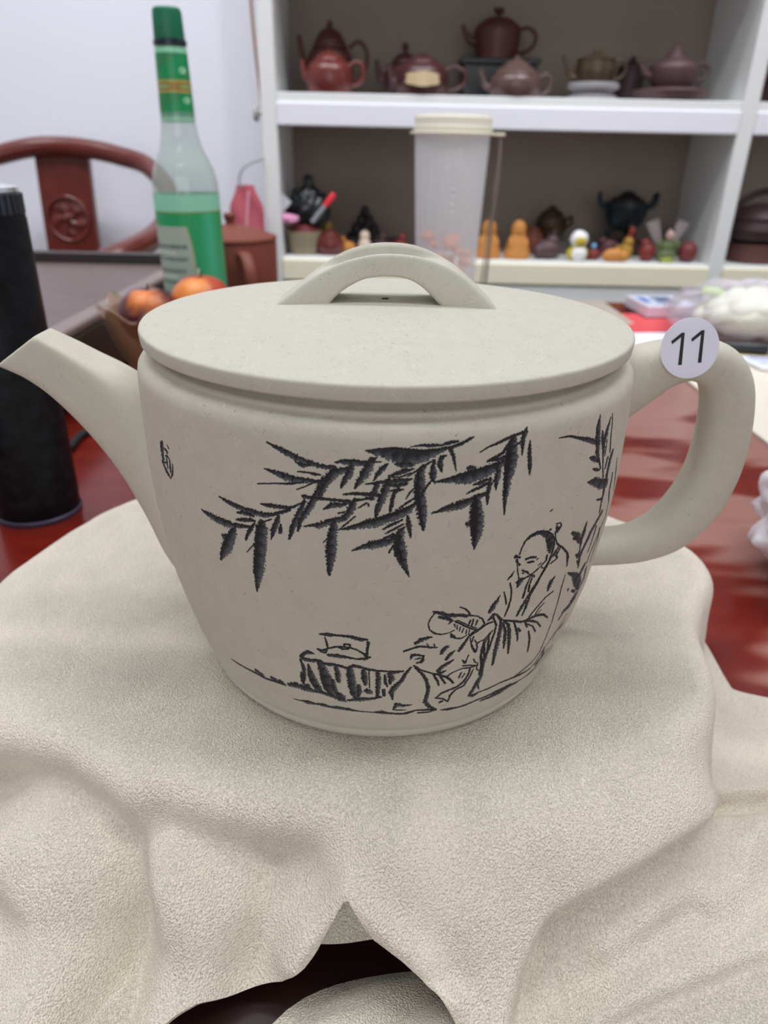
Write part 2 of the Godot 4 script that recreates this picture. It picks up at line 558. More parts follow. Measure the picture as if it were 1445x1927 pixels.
	_ink(0, [1386,572,5, 1409,582,6, 1433,597,4, 1454,621,3])
	_ink(0, [1397,587,3, 1419,603,3, 1437,629,4])
	_ink(0, [1292,520,4, 1307,540,7, 1312,568,11, 1312,601,11, 1312,636,13, 1318,692,6])
	_ink(0, [1317,547,4, 1333,565,7, 1342,592,10, 1349,628,9, 1359,670,3])
	_ink(0, [1315,552,3, 1329,584,8, 1333,616,9, 1337,642,3])
	_ink(0, [1311,543,4, 1343,556,5, 1372,570,6, 1386,572,7])
	_ink(0, [1346,557,4, 1358,581,5, 1371,610,6, 1377,633,3])
	_ink(0, [1367,588,4, 1376,600,6])
	_ink(0, [1387,576,5, 1398,597,4])
	_ink(0, [1408,615,4, 1424,648,6, 1434,683,6, 1439,701,4])
	_ink(0, [1285,527,4, 1297,553,5, 1296,579,5, 1292,611,5, 1287,646,10, 1285,675,12, 1287,715,10])
	_ink(0, [1284,540,5, 1271,542,5, 1251,556,4, 1232,568,5])
	_ink(0, [1284,572,2, 1273,589,3, 1270,622,4, 1273,648,5, 1279,677,3])
	_ink(0, [1283,578,2, 1285,606,5, 1287,635,3])
	_ink(0, [1271,595,3, 1279,625,3, 1282,651,3])
	_ink(0, [1233,574,2, 1240,603,2, 1251,623,4, 1257,621,4])
	_ink(0, [1245,584,2, 1255,600,2, 1257,594,2])
	_ink(0, [1614,606,22, 1590,621,22, 1556,623,14, 1546,643,12])
	_ink(0, [1601,659,6, 1583,686,6, 1558,710,7, 1541,735,6])
	_ink(0, [1620,690,4, 1570,701,4, 1574,739,3])
	_ink(0, [1611,696,10, 1588,708,6])
	_ink(0, [1532,737,6, 1550,786,14, 1535,806,10])
	_ink(0, [1607,777,7, 1573,792,4, 1535,822,4, 1507,831,4])
	_ink(0, [1141,484,3, 1133,498,2, 1128,515,2, 1133,532,2, 1146,545,4, 1161,550,3, 1178,548,2, 1190,542,2])
	_ink(0, [1138,480,4, 1153,485,9, 1168,495,11, 1183,497,9, 1200,500,9, 1216,505,8])
	_ink(0, [1152,497,7, 1169,503,9, 1182,512,6, 1175,521,2])
	_ink(0, [1190,515,4, 1211,531,4, 1228,544,4, 1249,555,4])
	_ink(0, [1194,513,2, 1228,537,2, 1245,548,2])
	_ink(0, [1188,523,2, 1192,533,2])
	_ink(0, [1196,528,2, 1197,541,2])
	_ink(0, [1204,534,2, 1203,547,2])
	_ink(0, [1213,540,2, 1210,553,2])
	_ink(0, [1221,547,2, 1220,558,2])
	_ink(0, [1228,550,2, 1227,562,2])
	_ink(0, [1196,475,2, 1211,484,3, 1220,496,4, 1223,505,3])
	_ink(0, [1223,505,4, 1242,511,2, 1257,524,3, 1264,540,4, 1256,551,5, 1236,559,4])
	_ink(0, [1226,521,4, 1223,535,3])
	_ink(0, [1233,518,4, 1232,538,3])
	_ink(0, [1244,524,4, 1241,539,2])
	_ink(0, [1183,551,2, 1187,560,8, 1198,568,4, 1211,571,3, 1223,564,3])
	_ink(0, [1236,559,4, 1227,573,5, 1219,591,8, 1211,608,9])
	_ink(0, [1242,573,3, 1238,592,3, 1243,607,4, 1254,624,5, 1257,611,3, 1253,600,3, 1263,592,3, 1273,590,3, 1283,578,3])
	_ink(0, [1104,570,8, 1116,561,12, 1130,556,8, 1139,555,3])
	_ink(0, [1079,593,5, 1098,585,5, 1115,580,6, 1137,586,5, 1155,589,3])
	_ink(0, [1130,574,2, 1136,586,3])
	_ink(0, [1146,577,2, 1150,588,3])
	_ink(0, [1178,592,10, 1171,598,10, 1167,609,8])
	_ink(0, [1198,608,4, 1188,618,10, 1181,633,6])
	_ink(0, [1200,637,3, 1187,647,10, 1175,656,11, 1166,669,10, 1173,686,5, 1191,698,6, 1201,708,7, 1214,726,4])
	_ink(0, [1185,673,4, 1175,678,10])
	_ink(0, [1105,643,5, 1120,658,4, 1148,674,4, 1171,685,5, 1191,722,4])
	_ink(0, [1153,676,4, 1168,705,6, 1175,726,3])
	_ink(0, [1095,619,3, 1098,607,8, 1111,607,5, 1125,612,4, 1122,630,9, 1111,633,5])
	_ink(0, [1107,620,3, 1117,618,4])
	_ink(0, [1107,649,3, 1127,674,7, 1140,700,8, 1148,729,9, 1148,759,10, 1146,785,11, 1162,810,10, 1182,826,6])
	_ink(0, [1182,826,5, 1158,823,4, 1122,817,3, 1093,827,6])
	_ink(0, [1132,830,4, 1159,832,4, 1179,828,3])
	_ink(0, [1197,831,3, 1224,835,12, 1247,836,5, 1273,834,7, 1305,827,6, 1334,826,6, 1366,822,9, 1404,820,6, 1452,828,6, 1491,830,4, 1530,824,4])
	_ink(0, [1191,698,6, 1201,686,4, 1214,680,3, 1230,676,4, 1250,679,4, 1267,677,4])
	_ink(0, [1228,666,4, 1248,670,4, 1270,678,5])
	_ink(0, [1224,645,3, 1233,657,6, 1235,644,2, 1237,631,3])
	_ink(0, [1254,650,2, 1261,663,3, 1269,669,2, 1270,689,3, 1278,700,2])
	_ink(0, [1229,690,3, 1226,709,4])
	_ink(0, [1239,697,3, 1235,712,3])
	_ink(0, [1251,683,4, 1250,706,5, 1243,728,7, 1228,744,8, 1206,751,7, 1187,759,7, 1173,775,4, 1194,783,5, 1212,800,3])
	_ink(0, [1261,688,3, 1257,713,4, 1246,746,6, 1224,756,6, 1213,775,6, 1212,796,3])
	_ink(0, [1190,795,10, 1193,795,8])
	_ink(0, [1269,625,3, 1278,657,3, 1289,692,5, 1291,724,11, 1287,748,16, 1280,771,13, 1274,795,9, 1288,800,13, 1303,793,5, 1337,791,5, 1372,786,5, 1412,790,7, 1460,799,9, 1500,801,6, 1521,785,6, 1528,747,6])
	_ink(0, [1288,753,5, 1299,778,3])
	_ink(0, [1289,567,3, 1281,588,3, 1274,603,4, 1275,630,4, 1286,653,3])
	_ink(0, [1322,837,6, 1352,837,11, 1390,834,17, 1424,826,14, 1458,832,6])
	_ink(0, [1348,826,5, 1385,823,7, 1424,818,6])
	_ink(0, [1530,799,14, 1550,786,14, 1570,766,6])
	_ink(0, [1503,833,4, 1550,828,4, 1602,811,4, 1619,789,7])
	_ink(0, [888,556,4, 906,554,10, 936,552,5, 959,553,8, 981,559,11, 995,558,4])
	_ink(0, [900,565,3, 903,581,4, 905,595,4])
	_ink(0, [998,566,6, 996,585,5, 994,605,6])
	_ink(0, [880,604,5, 893,606,5, 904,597,4, 922,589,4, 939,586,5, 956,586,4, 973,592,4, 988,603,5, 995,612,9, 1002,613,5])
	_ink(0, [882,607,4, 891,612,4, 898,612,4, 903,601,2])
	_ink(0, [942,583,2, 944,577,4, 956,577,5, 956,584,2])
	_ink(0, [927,588,3, 939,593,5, 951,591,4, 959,585,2])
	_ink(0, [905,618,8, 928,617,12, 950,618,7, 970,621,4, 990,619,8, 995,616,9])
	_ink(0, [869,621,3, 856,620,12, 846,626,8, 835,640,8, 842,647,12, 861,647,11, 880,642,9, 893,651,9, 911,649,11, 931,650,9, 946,655,6, 965,645,11, 980,648,9, 999,655,8, 1019,658,6, 1040,659,5, 1062,663,11, 1079,660,5])
	_ink(0, [832,650,4, 837,679,10, 834,715,8, 826,743,5])
	_ink(0, [828,702,8, 824,735,5])
	_ink(0, [851,663,4, 853,694,17, 858,724,23, 866,746,21, 876,759,7])
	_ink(0, [882,648,16, 888,677,24, 893,706,32, 896,738,29, 901,763,18])
	_ink(0, [909,707,9, 910,735,14, 916,759,9])
	_ink(0, [921,658,11, 924,684,14, 923,708,10])
	_ink(0, [954,656,16, 955,687,20, 957,718,21, 961,751,19, 965,768,10])
	_ink(0, [987,660,11, 989,687,16, 990,710,8])
	_ink(0, [973,716,10, 975,736,13, 971,758,6])
	_ink(0, [995,734,17, 998,738,18])
	_ink(0, [999,659,2, 1000,698,2, 1000,722,2])
	_ink(0, [1020,662,9, 1022,693,12, 1021,721,11, 1020,754,8])
	_ink(0, [1037,673,4, 1039,700,8, 1044,716,3])
	_ink(0, [1050,669,14, 1053,688,15, 1051,704,7])
	_ink(0, [1035,728,8, 1037,750,8])
	_ink(0, [1097,648,5, 1086,670,8, 1077,697,10, 1062,720,16, 1055,737,13, 1059,767,3])
	_ink(0, [785,763,15, 808,758,18, 832,760,24, 858,762,10, 881,764,11, 904,769,14, 926,777,19, 934,780,13])
	_ink(0, [945,778,7, 976,769,16, 1007,764,9, 1029,756,6])
	_ink(0, [837,747,17, 842,754,12])
	_ink(0, [922,758,15, 927,766,20])
	_ink(0, [783,820,2, 809,818,5, 830,817,16, 851,816,6, 872,814,14, 896,817,7, 911,815,13, 943,816,11, 969,820,4, 1007,821,3, 1032,820,14, 1050,824,7, 1079,828,7, 1099,828,7, 1125,817,5, 1166,820,4])
	_ink(0, [1063,807,5, 1071,788,14, 1091,794,10, 1111,792,2])
	_ink(0, [1064,810,4, 1095,813,3])
	_ink(0, [1132,828,3, 1168,832,4])
	_ink(0, [572,773,4, 606,772,7, 640,771,7, 668,770,8, 704,774,8, 734,771,8, 767,769,9])
	_ink(0, [679,758,14, 696,766,17])
	_ink(0, [730,760,13, 739,764,17])
	_ink(0, [755,762,14, 762,763,9])
	_ink(0, [785,763,14, 806,754,20])
	_ink(0, [469,185,10, 463,195,21, 462,205,21, 463,212,13, 462,222,17, 463,228,9, 460,237,15, 464,245,8, 473,254,13, 483,259,10, 491,266,2, 504,248,6, 509,236,4, 510,223,3])
	_ink(0, [477,196,5, 484,199,7, 490,201,8])
	_ink(0, [494,183,3, 499,187,5])
	_ink(0, [478,214,4, 490,211,6, 497,216,5, 498,226,6, 497,237,10, 496,247,6])
	_ink(0, [484,218,5, 482,230,8, 483,242,5])
	_ink(0, [466,234,3, 481,229,3])

func pot_front_material() -> StandardMaterial3D:
	draw_scene_on_pot()
	var d := clay_bytes(ink_w, ink_h, M.clay_color, 31, 1500)
	var h := PackedByteArray()
	h.resize(ink_w * ink_h)
	var speck := noise_image(512, 0.35, 77, 2).get_data()
	for y in ink_h:
		for x in ink_w:
			var q := y * ink_w + x
			var sp := speck[(y % 512) * 512 + x % 512]
			var v := ink[q]
			h[q] = 200 - v * 120 / 255 + (sp - 127) / 16
			if v:
				var a := v / 255.0
				var g := 1.0 - minf(1.0, a * 1.12)
				var tone := 20.0 + 66.0 * clampf((222.0 - v) / 85.0, 0.0, 1.0) + (sp - 127) * (0.15 + 0.35 * clampf((222.0 - v) / 85.0, 0.0, 1.0))
				var k := clampf(a * 2.2, 0.0, 1.0)
				for c in 3:
					d[q * 3 + c] = clampi(int(lerpf(d[q * 3 + c], tone + (3.0 if c == 2 else 0.0), k)), 0, 255)
	var m := mat(Color.WHITE, 0.72)
	m.albedo_texture = ImageTexture.create_from_image(Image.create_from_data(ink_w, ink_h, false, Image.FORMAT_RGB8, d))
	m.texture_repeat = false
	relief(m, Image.create_from_data(ink_w, ink_h, false, Image.FORMAT_L8, h), 0.06)
	return m

# ---------------------------------------------------------------- the clay teapot
func pot_radius_rows() -> Array:
	return [Vector2(0.0, 0.0006), Vector2(0.044, 0.0006), Vector2(0.0470, 0.0), Vector2(0.0486, 0.0004), Vector2(0.0496, 0.0018), Vector2(0.0500, 0.0033), Vector2(0.0498, 0.0038), Vector2(0.0503, 0.0043), Vector2(0.0509, 0.006), Vector2(0.0522, 0.010), Vector2(0.0536, 0.015), Vector2(0.0549, 0.020), Vector2(0.0561, 0.025), Vector2(0.0572, 0.030), Vector2(0.0579, 0.035), Vector2(0.0585, 0.040), Vector2(0.0591, 0.045), Vector2(0.0596, 0.050), Vector2(0.0599, 0.055), Vector2(0.0601, 0.060), Vector2(0.0601, 0.068), Vector2(0.0600, 0.0780), Vector2(0.0599, 0.0810), Vector2(0.0596, 0.0826), Vector2(0.0588, 0.0837), Vector2(0.0576, 0.0842), Vector2(0.0567, 0.0844), Vector2(0.0563, 0.0849), Vector2(0.0562, 0.0852), Vector2(0.0556, 0.0856), Vector2(0.0535, 0.0858), Vector2(0.0530, 0.0875), Vector2(0.0, 0.0875)]

func pot_shell(a0: float, a1: float, segs: int) -> SurfaceTool:
	var st := begin()
	var prof := pot_radius_rows()
	for i in prof.size() - 1:
		var sg := 1 if i > 1 and i < prof.size() - 2 else 10 + i
		var rows := []
		for k in 2:
			var p: Vector2 = prof[i + k]
			var row := PackedVector3Array()
			for j in segs + 1:
				var t := deg_to_rad(a0 + (a1 - a0) * j / segs)
				row.append(Vector3(p.x * sin(t), p.y, p.x * cos(t)))
			rows.append(row)
		var v0: float = 1.0 - (prof[i].y + 0.001) / 0.0895
		var v1: float = 1.0 - (prof[i + 1].y + 0.001) / 0.0895
		grid(st, rows, sg, false, Rect2(0, v1, 1, v0 - v1))
	st.generate_normals()
	return st

func make_teapot() -> void:
	var t := thing("teapot", "large grey-beige clay teapot engraved with bamboo and a seated scholar, standing on the pale cloth", "teapot")
	var am := pot_shell(-95.0, 95.0, 150).commit()
	am = pot_shell(95.0, 265.0, 60).commit(am)
	var body := put("body", am, null, t)
	body.set_surface_override_material(0, M.pot_front)
	body.set_surface_override_material(1, M.clay)
	body.set_meta("label", "round clay body with a carved dark drawing of bamboo and a man playing a lute")
	# lid
	var lid := put("lid", lathed([Vector2(0, 0.0876), Vector2(0.0560, 0.0876), Vector2(0.0580, 0.0877), Vector2(0.0584, 0.0881), Vector2(0.0586, 0.0904), Vector2(0.0585, 0.09075), Vector2(0.0583, 0.0910), Vector2(0.0579, 0.09115), Vector2(0.056, 0.0914), Vector2(0.05, 0.0923), Vector2(0.04, 0.0935), Vector2(0.03, 0.0943), Vector2(0.02, 0.0949), Vector2(0.01, 0.0952), Vector2(0, 0.0953)], 128), M.clay_lid, t)
	# bridge knob: an arch whose top is hollowed like a boat
	var st := begin()
	var outer := smooth([Vector2(-29.0, 92.6), Vector2(-22.3, 97.4), Vector2(-16.5, 101.7), Vector2(-11, 105.1), Vector2(-5, 107.0), Vector2(0.8, 107.5), Vector2(7, 106.8), Vector2(13.5, 104.2), Vector2(19, 100.6), Vector2(27.2, 93.4)], 5)
	var inner := smooth([Vector2(-14.6, 92.8), Vector2(-12.6, 96), Vector2(-9.5, 98.5), Vector2(-6, 100.3), Vector2(-3, 101), Vector2(0, 101.2), Vector2(3.5, 101), Vector2(6.5, 100), Vector2(9.4, 98.0), Vector2(14.2, 93.4)], 5)
	var rows := []
	for i in outer.size():
		var o: Vector2 = outer[i] * 0.001
		var q: Vector2 = inner[i] * 0.001
		var s := absf(i / float(outer.size() - 1) - 0.5) * 2.0
		var w := lerpf(0.0062, 0.0078, s * s)
		var dish := 0.0042 * smoothstep(0.66, 0.30, s)
		var row := PackedVector3Array()
		var sec := []
		for k in 9:
			var z := -1.0 + k * 0.25
			sec.append(Vector2(z * (0.9 if absf(z) > 0.9 else 1.0), 0.0))
		var ring := []
		for k in 7:
			ring.append(Vector2(lerpf(-0.9, 0.9, k / 6.0), 0.0))
		ring.append(Vector2(0.98, 0.06))
		ring.append(Vector2(1.0, 0.14))
		ring.append(Vector2(1.0, 0.5))
		ring.append(Vector2(1.0, 0.86))
		ring.append(Vector2(0.97, 0.96))
		for k in 29:
			ring.append(Vector2(lerpf(0.90, -0.90, k / 28.0), 1.0))
		ring.append(Vector2(-0.97, 0.96))
		ring.append(Vector2(-1.0, 0.86))
		ring.append(Vector2(-1.0, 0.5))
		ring.append(Vector2(-1.0, 0.14))
		ring.append(Vector2(-0.98, 0.06))
		ring.append(ring[0])
		var dir := (o - q).normalized()
		for r in ring:
			var p: Vector2 = q.lerp(o, r.y)
			if r.y == 1.0:
				p -= dir * dish * maxf(0.0, 1.0 - pow(absf(r.x) / 0.86, 12.0))
			p -= dir * 0.0013 * smoothstep(0.75, 0.2, s) * smoothstep(0.2, 0.8, r.x) * smoothstep(0.3, 0.9, r.y)
			row.append(Vector3(p.x, p.y, -0.0005 + r.x * w))
		rows.append(row)
	grid(st, rows, 0)
	put("knob", done(st), M.clay_lid, lid).set_meta("label", "bridge-shaped knob with a hollowed top")
	put("steam_hole", lathed([Vector2(0, 0.0956), Vector2(0.0009, 0.0956), Vector2(0.0011, 0.0953), Vector2(0.0011, 0.0948)], 14), mat(rgb(30, 28, 26), 0.9), lid).position = Vector3(-0.0005, -0.0002, 0.0005)
	# spout
	st = begin()
	var tops := [Vector2(-44, 60), Vector2(-50, 64.5), Vector2(-57, 70), Vector2(-62.5, 73.4), Vector2(-68, 76.4), Vector2(-74, 79.3), Vector2(-79.6, 82.4), Vector2(-85.2, 85.3)]
	var bots := [Vector2(-51, 20), Vector2(-58.3, 25), Vector2(-65.3, 37.5), Vector2(-70.2, 49.5), Vector2(-76, 60.0), Vector2(-83, 68.9), Vector2(-89.6, 74.4), Vector2(-96.4, 77.5)]
	var wide := [Vector2(31, 2.0), Vector2(22.0, 2.0), Vector2(12.6, 2.2), Vector2(10.0, 2.8), Vector2(8.4, 4.2), Vector2(7.0, 6.5), Vector2(6.1, 8.0), Vector2(5.4, 8.5)]
	tops = smooth(tops, 5)
	bots = smooth(bots, 5)
	wide = smooth(wide, 5)
	rows = []
	var n := tops.size()
	for i in n + 3:
		var e := mini(i, n - 1)
		var tp: Vector2 = tops[e] * 0.001
		var bt: Vector2 = bots[e] * 0.001
		var w: float = wide[e].x * 0.001
		var ex: float = wide[e].y
		var c := (tp + bt) * 0.5
		var h := (tp - bt) * 0.5
		var k := 1.0
		if i >= n:
			k = [0.94, 0.72, 0.66][i - n]
			if i == n + 2:
				c += Vector2(0.007, -0.005)
			elif i == n:
				c += Vector2(-0.0002, 0.0004)
		var row := PackedVector3Array()
		for j in 65:
			var f := TAU * (j % 64) / 64
			var cc := signf(cos(f)) * pow(absf(cos(f)), 2.0 / ex)
			var ss := signf(sin(f)) * pow(absf(sin(f)), 2.0 / ex)
			row.append(Vector3(c.x + h.x * cc * k, c.y + h.y * cc * k, -w * ss * k))
		rows.append(row)
	grid(st, rows, 0)
	var endrow: PackedVector3Array = rows[rows.size() - 1]
	for j in 64:
		tri(st, Vector3(-0.0845, 0.0755, 0), endrow[j + 1], endrow[j], 3)
	put("spout", done(st), M.clay, t)
	# handle
	var path := [Vector3(49, 72, 0), Vector3(56, 74.2, 0), Vector3(63, 77.2, 0), Vector3(70, 80.6, 0), Vector3(77, 82.2, 0), Vector3(83.5, 80.2, 0), Vector3(87.0, 75.5, 0), Vector3(88.6, 69, 0), Vector3(89.2, 60.5, 0), Vector3(88.5, 51, 0), Vector3(85.6, 41.8, 0), Vector3(80.2, 34.0, 0), Vector3(73.2, 29.7, 0), Vector3(66, 28.0, 0), Vector3(58, 27.8, 0), Vector3(50, 28.0, 0)]
	var thick := [Vector2(13, 9.5), Vector2(10.6, 8.2), Vector2(8.0, 7.0), Vector2(6.0, 6.4), Vector2(5.4, 6.2), Vector2(5.8, 6.2), Vector2(6.2, 6.2), Vector2(6.5, 6.2), Vector2(6.8, 6.2), Vector2(7.0, 6.2), Vector2(7.1, 6.2), Vector2(6.6, 6.2), Vector2(5.5, 6.2), Vector2(4.8, 6.3), Vector2(5.0, 7.2), Vector2(7.0, 8.5)]
	path = smooth(path, 5)
	thick = smooth(thick, 5)
	for i in path.size():
		path[i] *= 0.001
		thick[i] *= 0.001
	st = begin()
	sweep(st, path, thick, Vector3(0, 0, 1), 2.5, 32)
	put("handle", done(st), M.clay, t)

func make_sticker() -> void:
	var t := thing("sticker", "round white paper sticker printed with the number 11 on the teapot handle", "sticker", Vector3(0.0730, 0.0864, 0.0071))
	t.rotation = Vector3(-0.16, -0.05, 0.07)
	var st := begin()
	var bend := func(x: float, y: float) -> float: return -0.35 * maxf(0.0, absf(y) - 0.0045) * maxf(0.0, absf(y) - 0.0045) * 60.0 - 6.0 * x * x
	var rows := []
	for i in 9:
		var r := 0.0072 * (8 - i) / 8.0
		var row := PackedVector3Array()
		for j in 49:
			var f := TAU * (j % 48) / 48
			row.append(Vector3(r * sin(f) * 0.96, r * cos(f), bend.call(r * sin(f), r * cos(f))))
		rows.append(row)
	grid(st, rows, 0, true)
	var back := []
	for row in rows:
		var b := PackedVector3Array()
		for p in row:
			b.append(p - Vector3(0, 0, 0.00016))
		back.append(b)
	grid(st, back, 1, false)
	grid(st, [rows[0], back[0]], 2, true)
	var disc := put("disc", done(st), mat(rgb(236, 234, 246), 0.55), t)
	for k in 2:
		st = begin()
		var o := Vector2(-0.0024 if k == 0 else 0.0022, -0.0001 if k == 0 else 0.0003)
		# a thin 1: a stem and a short flag
		var stem := [Vector2(0.00012, 0.0038), Vector2(0.00082, 0.0038), Vector2(0.00072, -0.0038), Vector2(-0.00012, -0.0038)]
		var flag := [Vector2(0.00012, 0.0038), Vector2(0.0002, 0.0029), Vector2(-0.0019, 0.0012), Vector2(-0.00215, 0.0019)]
		for part in [stem, flag]:
			var f := []
			var b := []
			for p in part:
				var q: Vector2 = p + o
				var z: float = bend.call(q.x, q.y)
				f.append(Vector3(q.x, q.y, z + 0.00007))
				b.append(Vector3(q.x, q.y, z - 0.00002))
			var cw: bool = part == stem
			if cw:
				quad(st, f[0], f[1], f[2], f[3])
			else:
				quad(st, f[0], f[1], f[2], f[3])
			for i in 4:
				var i2 := (i + 1) % 4
				quad(st, f[i], b[i], b[i2], f[i2])
		put("digit", done(st), mat(rgb(28, 26, 32), 0.6), disc)

# ---------------------------------------------------------------- the draped cloth
var drape_t := PackedFloat32Array()
var drape_r := PackedFloat32Array()
var drape_y := PackedFloat32Array()
var steep_r := PackedFloat32Array()
var steep_y := PackedFloat32Array()

func drape_table() -> void:
	for k in 2:
		var rr := 0.0
		var yy := 0.0
		for i in 951:
			var t := -0.03 + 0.0002 * i
			var u := clampf((t + 0.012) / 0.030, 0, 1) if k == 0 else clampf((t + 0.008) / 0.018, 0, 1)
			var al := deg_to_rad(64.0 if k == 0 else 86.0) * u * u * (3 - 2 * u)
			if yy < -0.028:
				var v := clampf((-0.028 - yy) / 0.0145, 0, 1)
				al *= maxf(0.0, 1.0 - v * v * (3 - 2 * v))
			if k == 0:
				drape_t.append(t)
				drape_r.append(rr - 0.03)
				drape_y.append(yy)
			else:
				steep_r.append(rr - 0.03)
				steep_y.append(yy)
			rr += cos(al) * 0.0002
			yy -= sin(al) * 0.0002

# the cloth without folds: a flat sheet (a, b) laid over a round stand
func drape(a: float, b: float) -> Vector3:
	var da := a + 0.005
	var db := b + 0.015
	var s := sqrt(da * da + db * db)
	var si := da / maxf(s, 1e-6)
	var co := db / maxf(s, 1e-6)
	var wf := maxf(0.0, co)
	var re := 0.113 - 0.033 * wf * wf
	var ph := rad_to_deg(atan2(da, db))
	re += -0.008 * exp(-pow((ph - 82.0) / 14.0, 2.0)) + 0.011 * exp(-pow((ph - 105.0) / 12.0, 2.0)) - 0.003 * smoothstep(44.0, 60.0, ph) * smoothstep(100.0, 90.0, ph)
	var st := smoothstep(48.0, 62.0, ph)
	re += 0.005 * smoothstep(-50.0, -80.0, ph)
	var t := s - re
	if t < -0.0299:
		return Vector3(a, 0, b)
	var k := clampf((t + 0.03) / 0.0002, 0, 949.0)
	var i := int(k)
	var f := k - i
	var r := re + lerpf(lerpf(drape_r[i], drape_r[i + 1], f), lerpf(steep_r[i], steep_r[i + 1], f), st)
	return Vector3(-0.005 + r * si, lerpf(lerpf(drape_y[i], drape_y[i + 1], f), lerpf(steep_y[i], steep_y[i + 1], f), st), -0.015 + r * co)

# signed distance (metres) from a polyline, positive on its left
func off_line(p: Vector2, line: Array) -> Vector2:
	var best := 1e9
	var side := 1.0
	var along := 0.0
	for i in line.size() - 1:
		var a: Vector2 = line[i]
		var b: Vector2 = line[i + 1]
		var d := b - a
		var t := clampf((p - a).dot(d) / d.length_squared(), 0, 1)
		var e := p - a - d * t
		var l := e.length()
		if l < best:
			best = l
			side = signf(d.cross(p - a))
			along = (i + t) / (line.size() - 1)
	return Vector2(best * side, along)

func mm(v: Array) -> Array:
	var o := []
	for p in v:
		o.append(p * 0.001)
	return o

var soft := []
var steps := []

func fold_height(a: float, b: float) -> float:
	var p := Vector2(a, b)
	var h := 0.0
	if b < 0.03 and absf(a) < 0.085:
		return 0.0
	for s in soft:
		var box_: Rect2 = s[3]
		if not box_.has_point(p):
			continue
		var d := off_line(p, s[0]).x
		h += s[1] * exp(-(d * d) / (s[2] * s[2]))
	for s in steps:
		var box_: Rect2 = s[4]
		if not box_.has_point(p):
			continue
		var o := off_line(p, s[0])
		var d: float = o.x
		var k := tanh(d / s[3])
		h += s[1] * maxf(0, k) * exp(-maxf(d, 0) / 0.016) - s[2] * maxf(0, -k) * exp(minf(d, 0) / 0.024)
	return h

func add_fold(line: Array, amp: float, width: float) -> void:
	var l := mm(line)
	var r := Rect2(l[0], Vector2.ZERO)
	for p in l:
		r = r.expand(p)
	soft.append([l, amp * 0.001, width * 0.001, r.grow(width * 0.0026)])

func add_step(line: Array, up: float, down: float, sharp: float) -> void:
	var l := mm(line)
	var r := Rect2(l[0], Vector2.ZERO)
	for p in l:
		r = r.expand(p)
	steps.append([l, up * 0.001, down * 0.001, sharp * 0.001, r.grow(0.06)])

func hem(a: float) -> float:
	var x := a * 1000.0
	var pts := [Vector2(-200, 122), Vector2(-60, 121), Vector2(-55, 117), Vector2(-47, 111), Vector2(-42, 108), Vector2(-33, 106), Vector2(-22, 104), Vector2(-16, 99.5), Vector2(-13, 96), Vector2(-9, 89), Vector2(-6, 83.2), Vector2(-3, 87.5), Vector2(0, 91.5), Vector2(7, 95.5), Vector2(12, 99), Vector2(16, 104), Vector2(19, 109), Vector2(22, 113), Vector2(25, 120), Vector2(32, 128), Vector2(60, 132), Vector2(200, 132)]
	for i in pts.size() - 1:
		if x <= pts[i + 1].x:
			return lerpf(pts[i].y, pts[i + 1].y, clampf((x - pts[i].x) / (pts[i + 1].x - pts[i].x), 0, 1)) * 0.001
	return 0.13

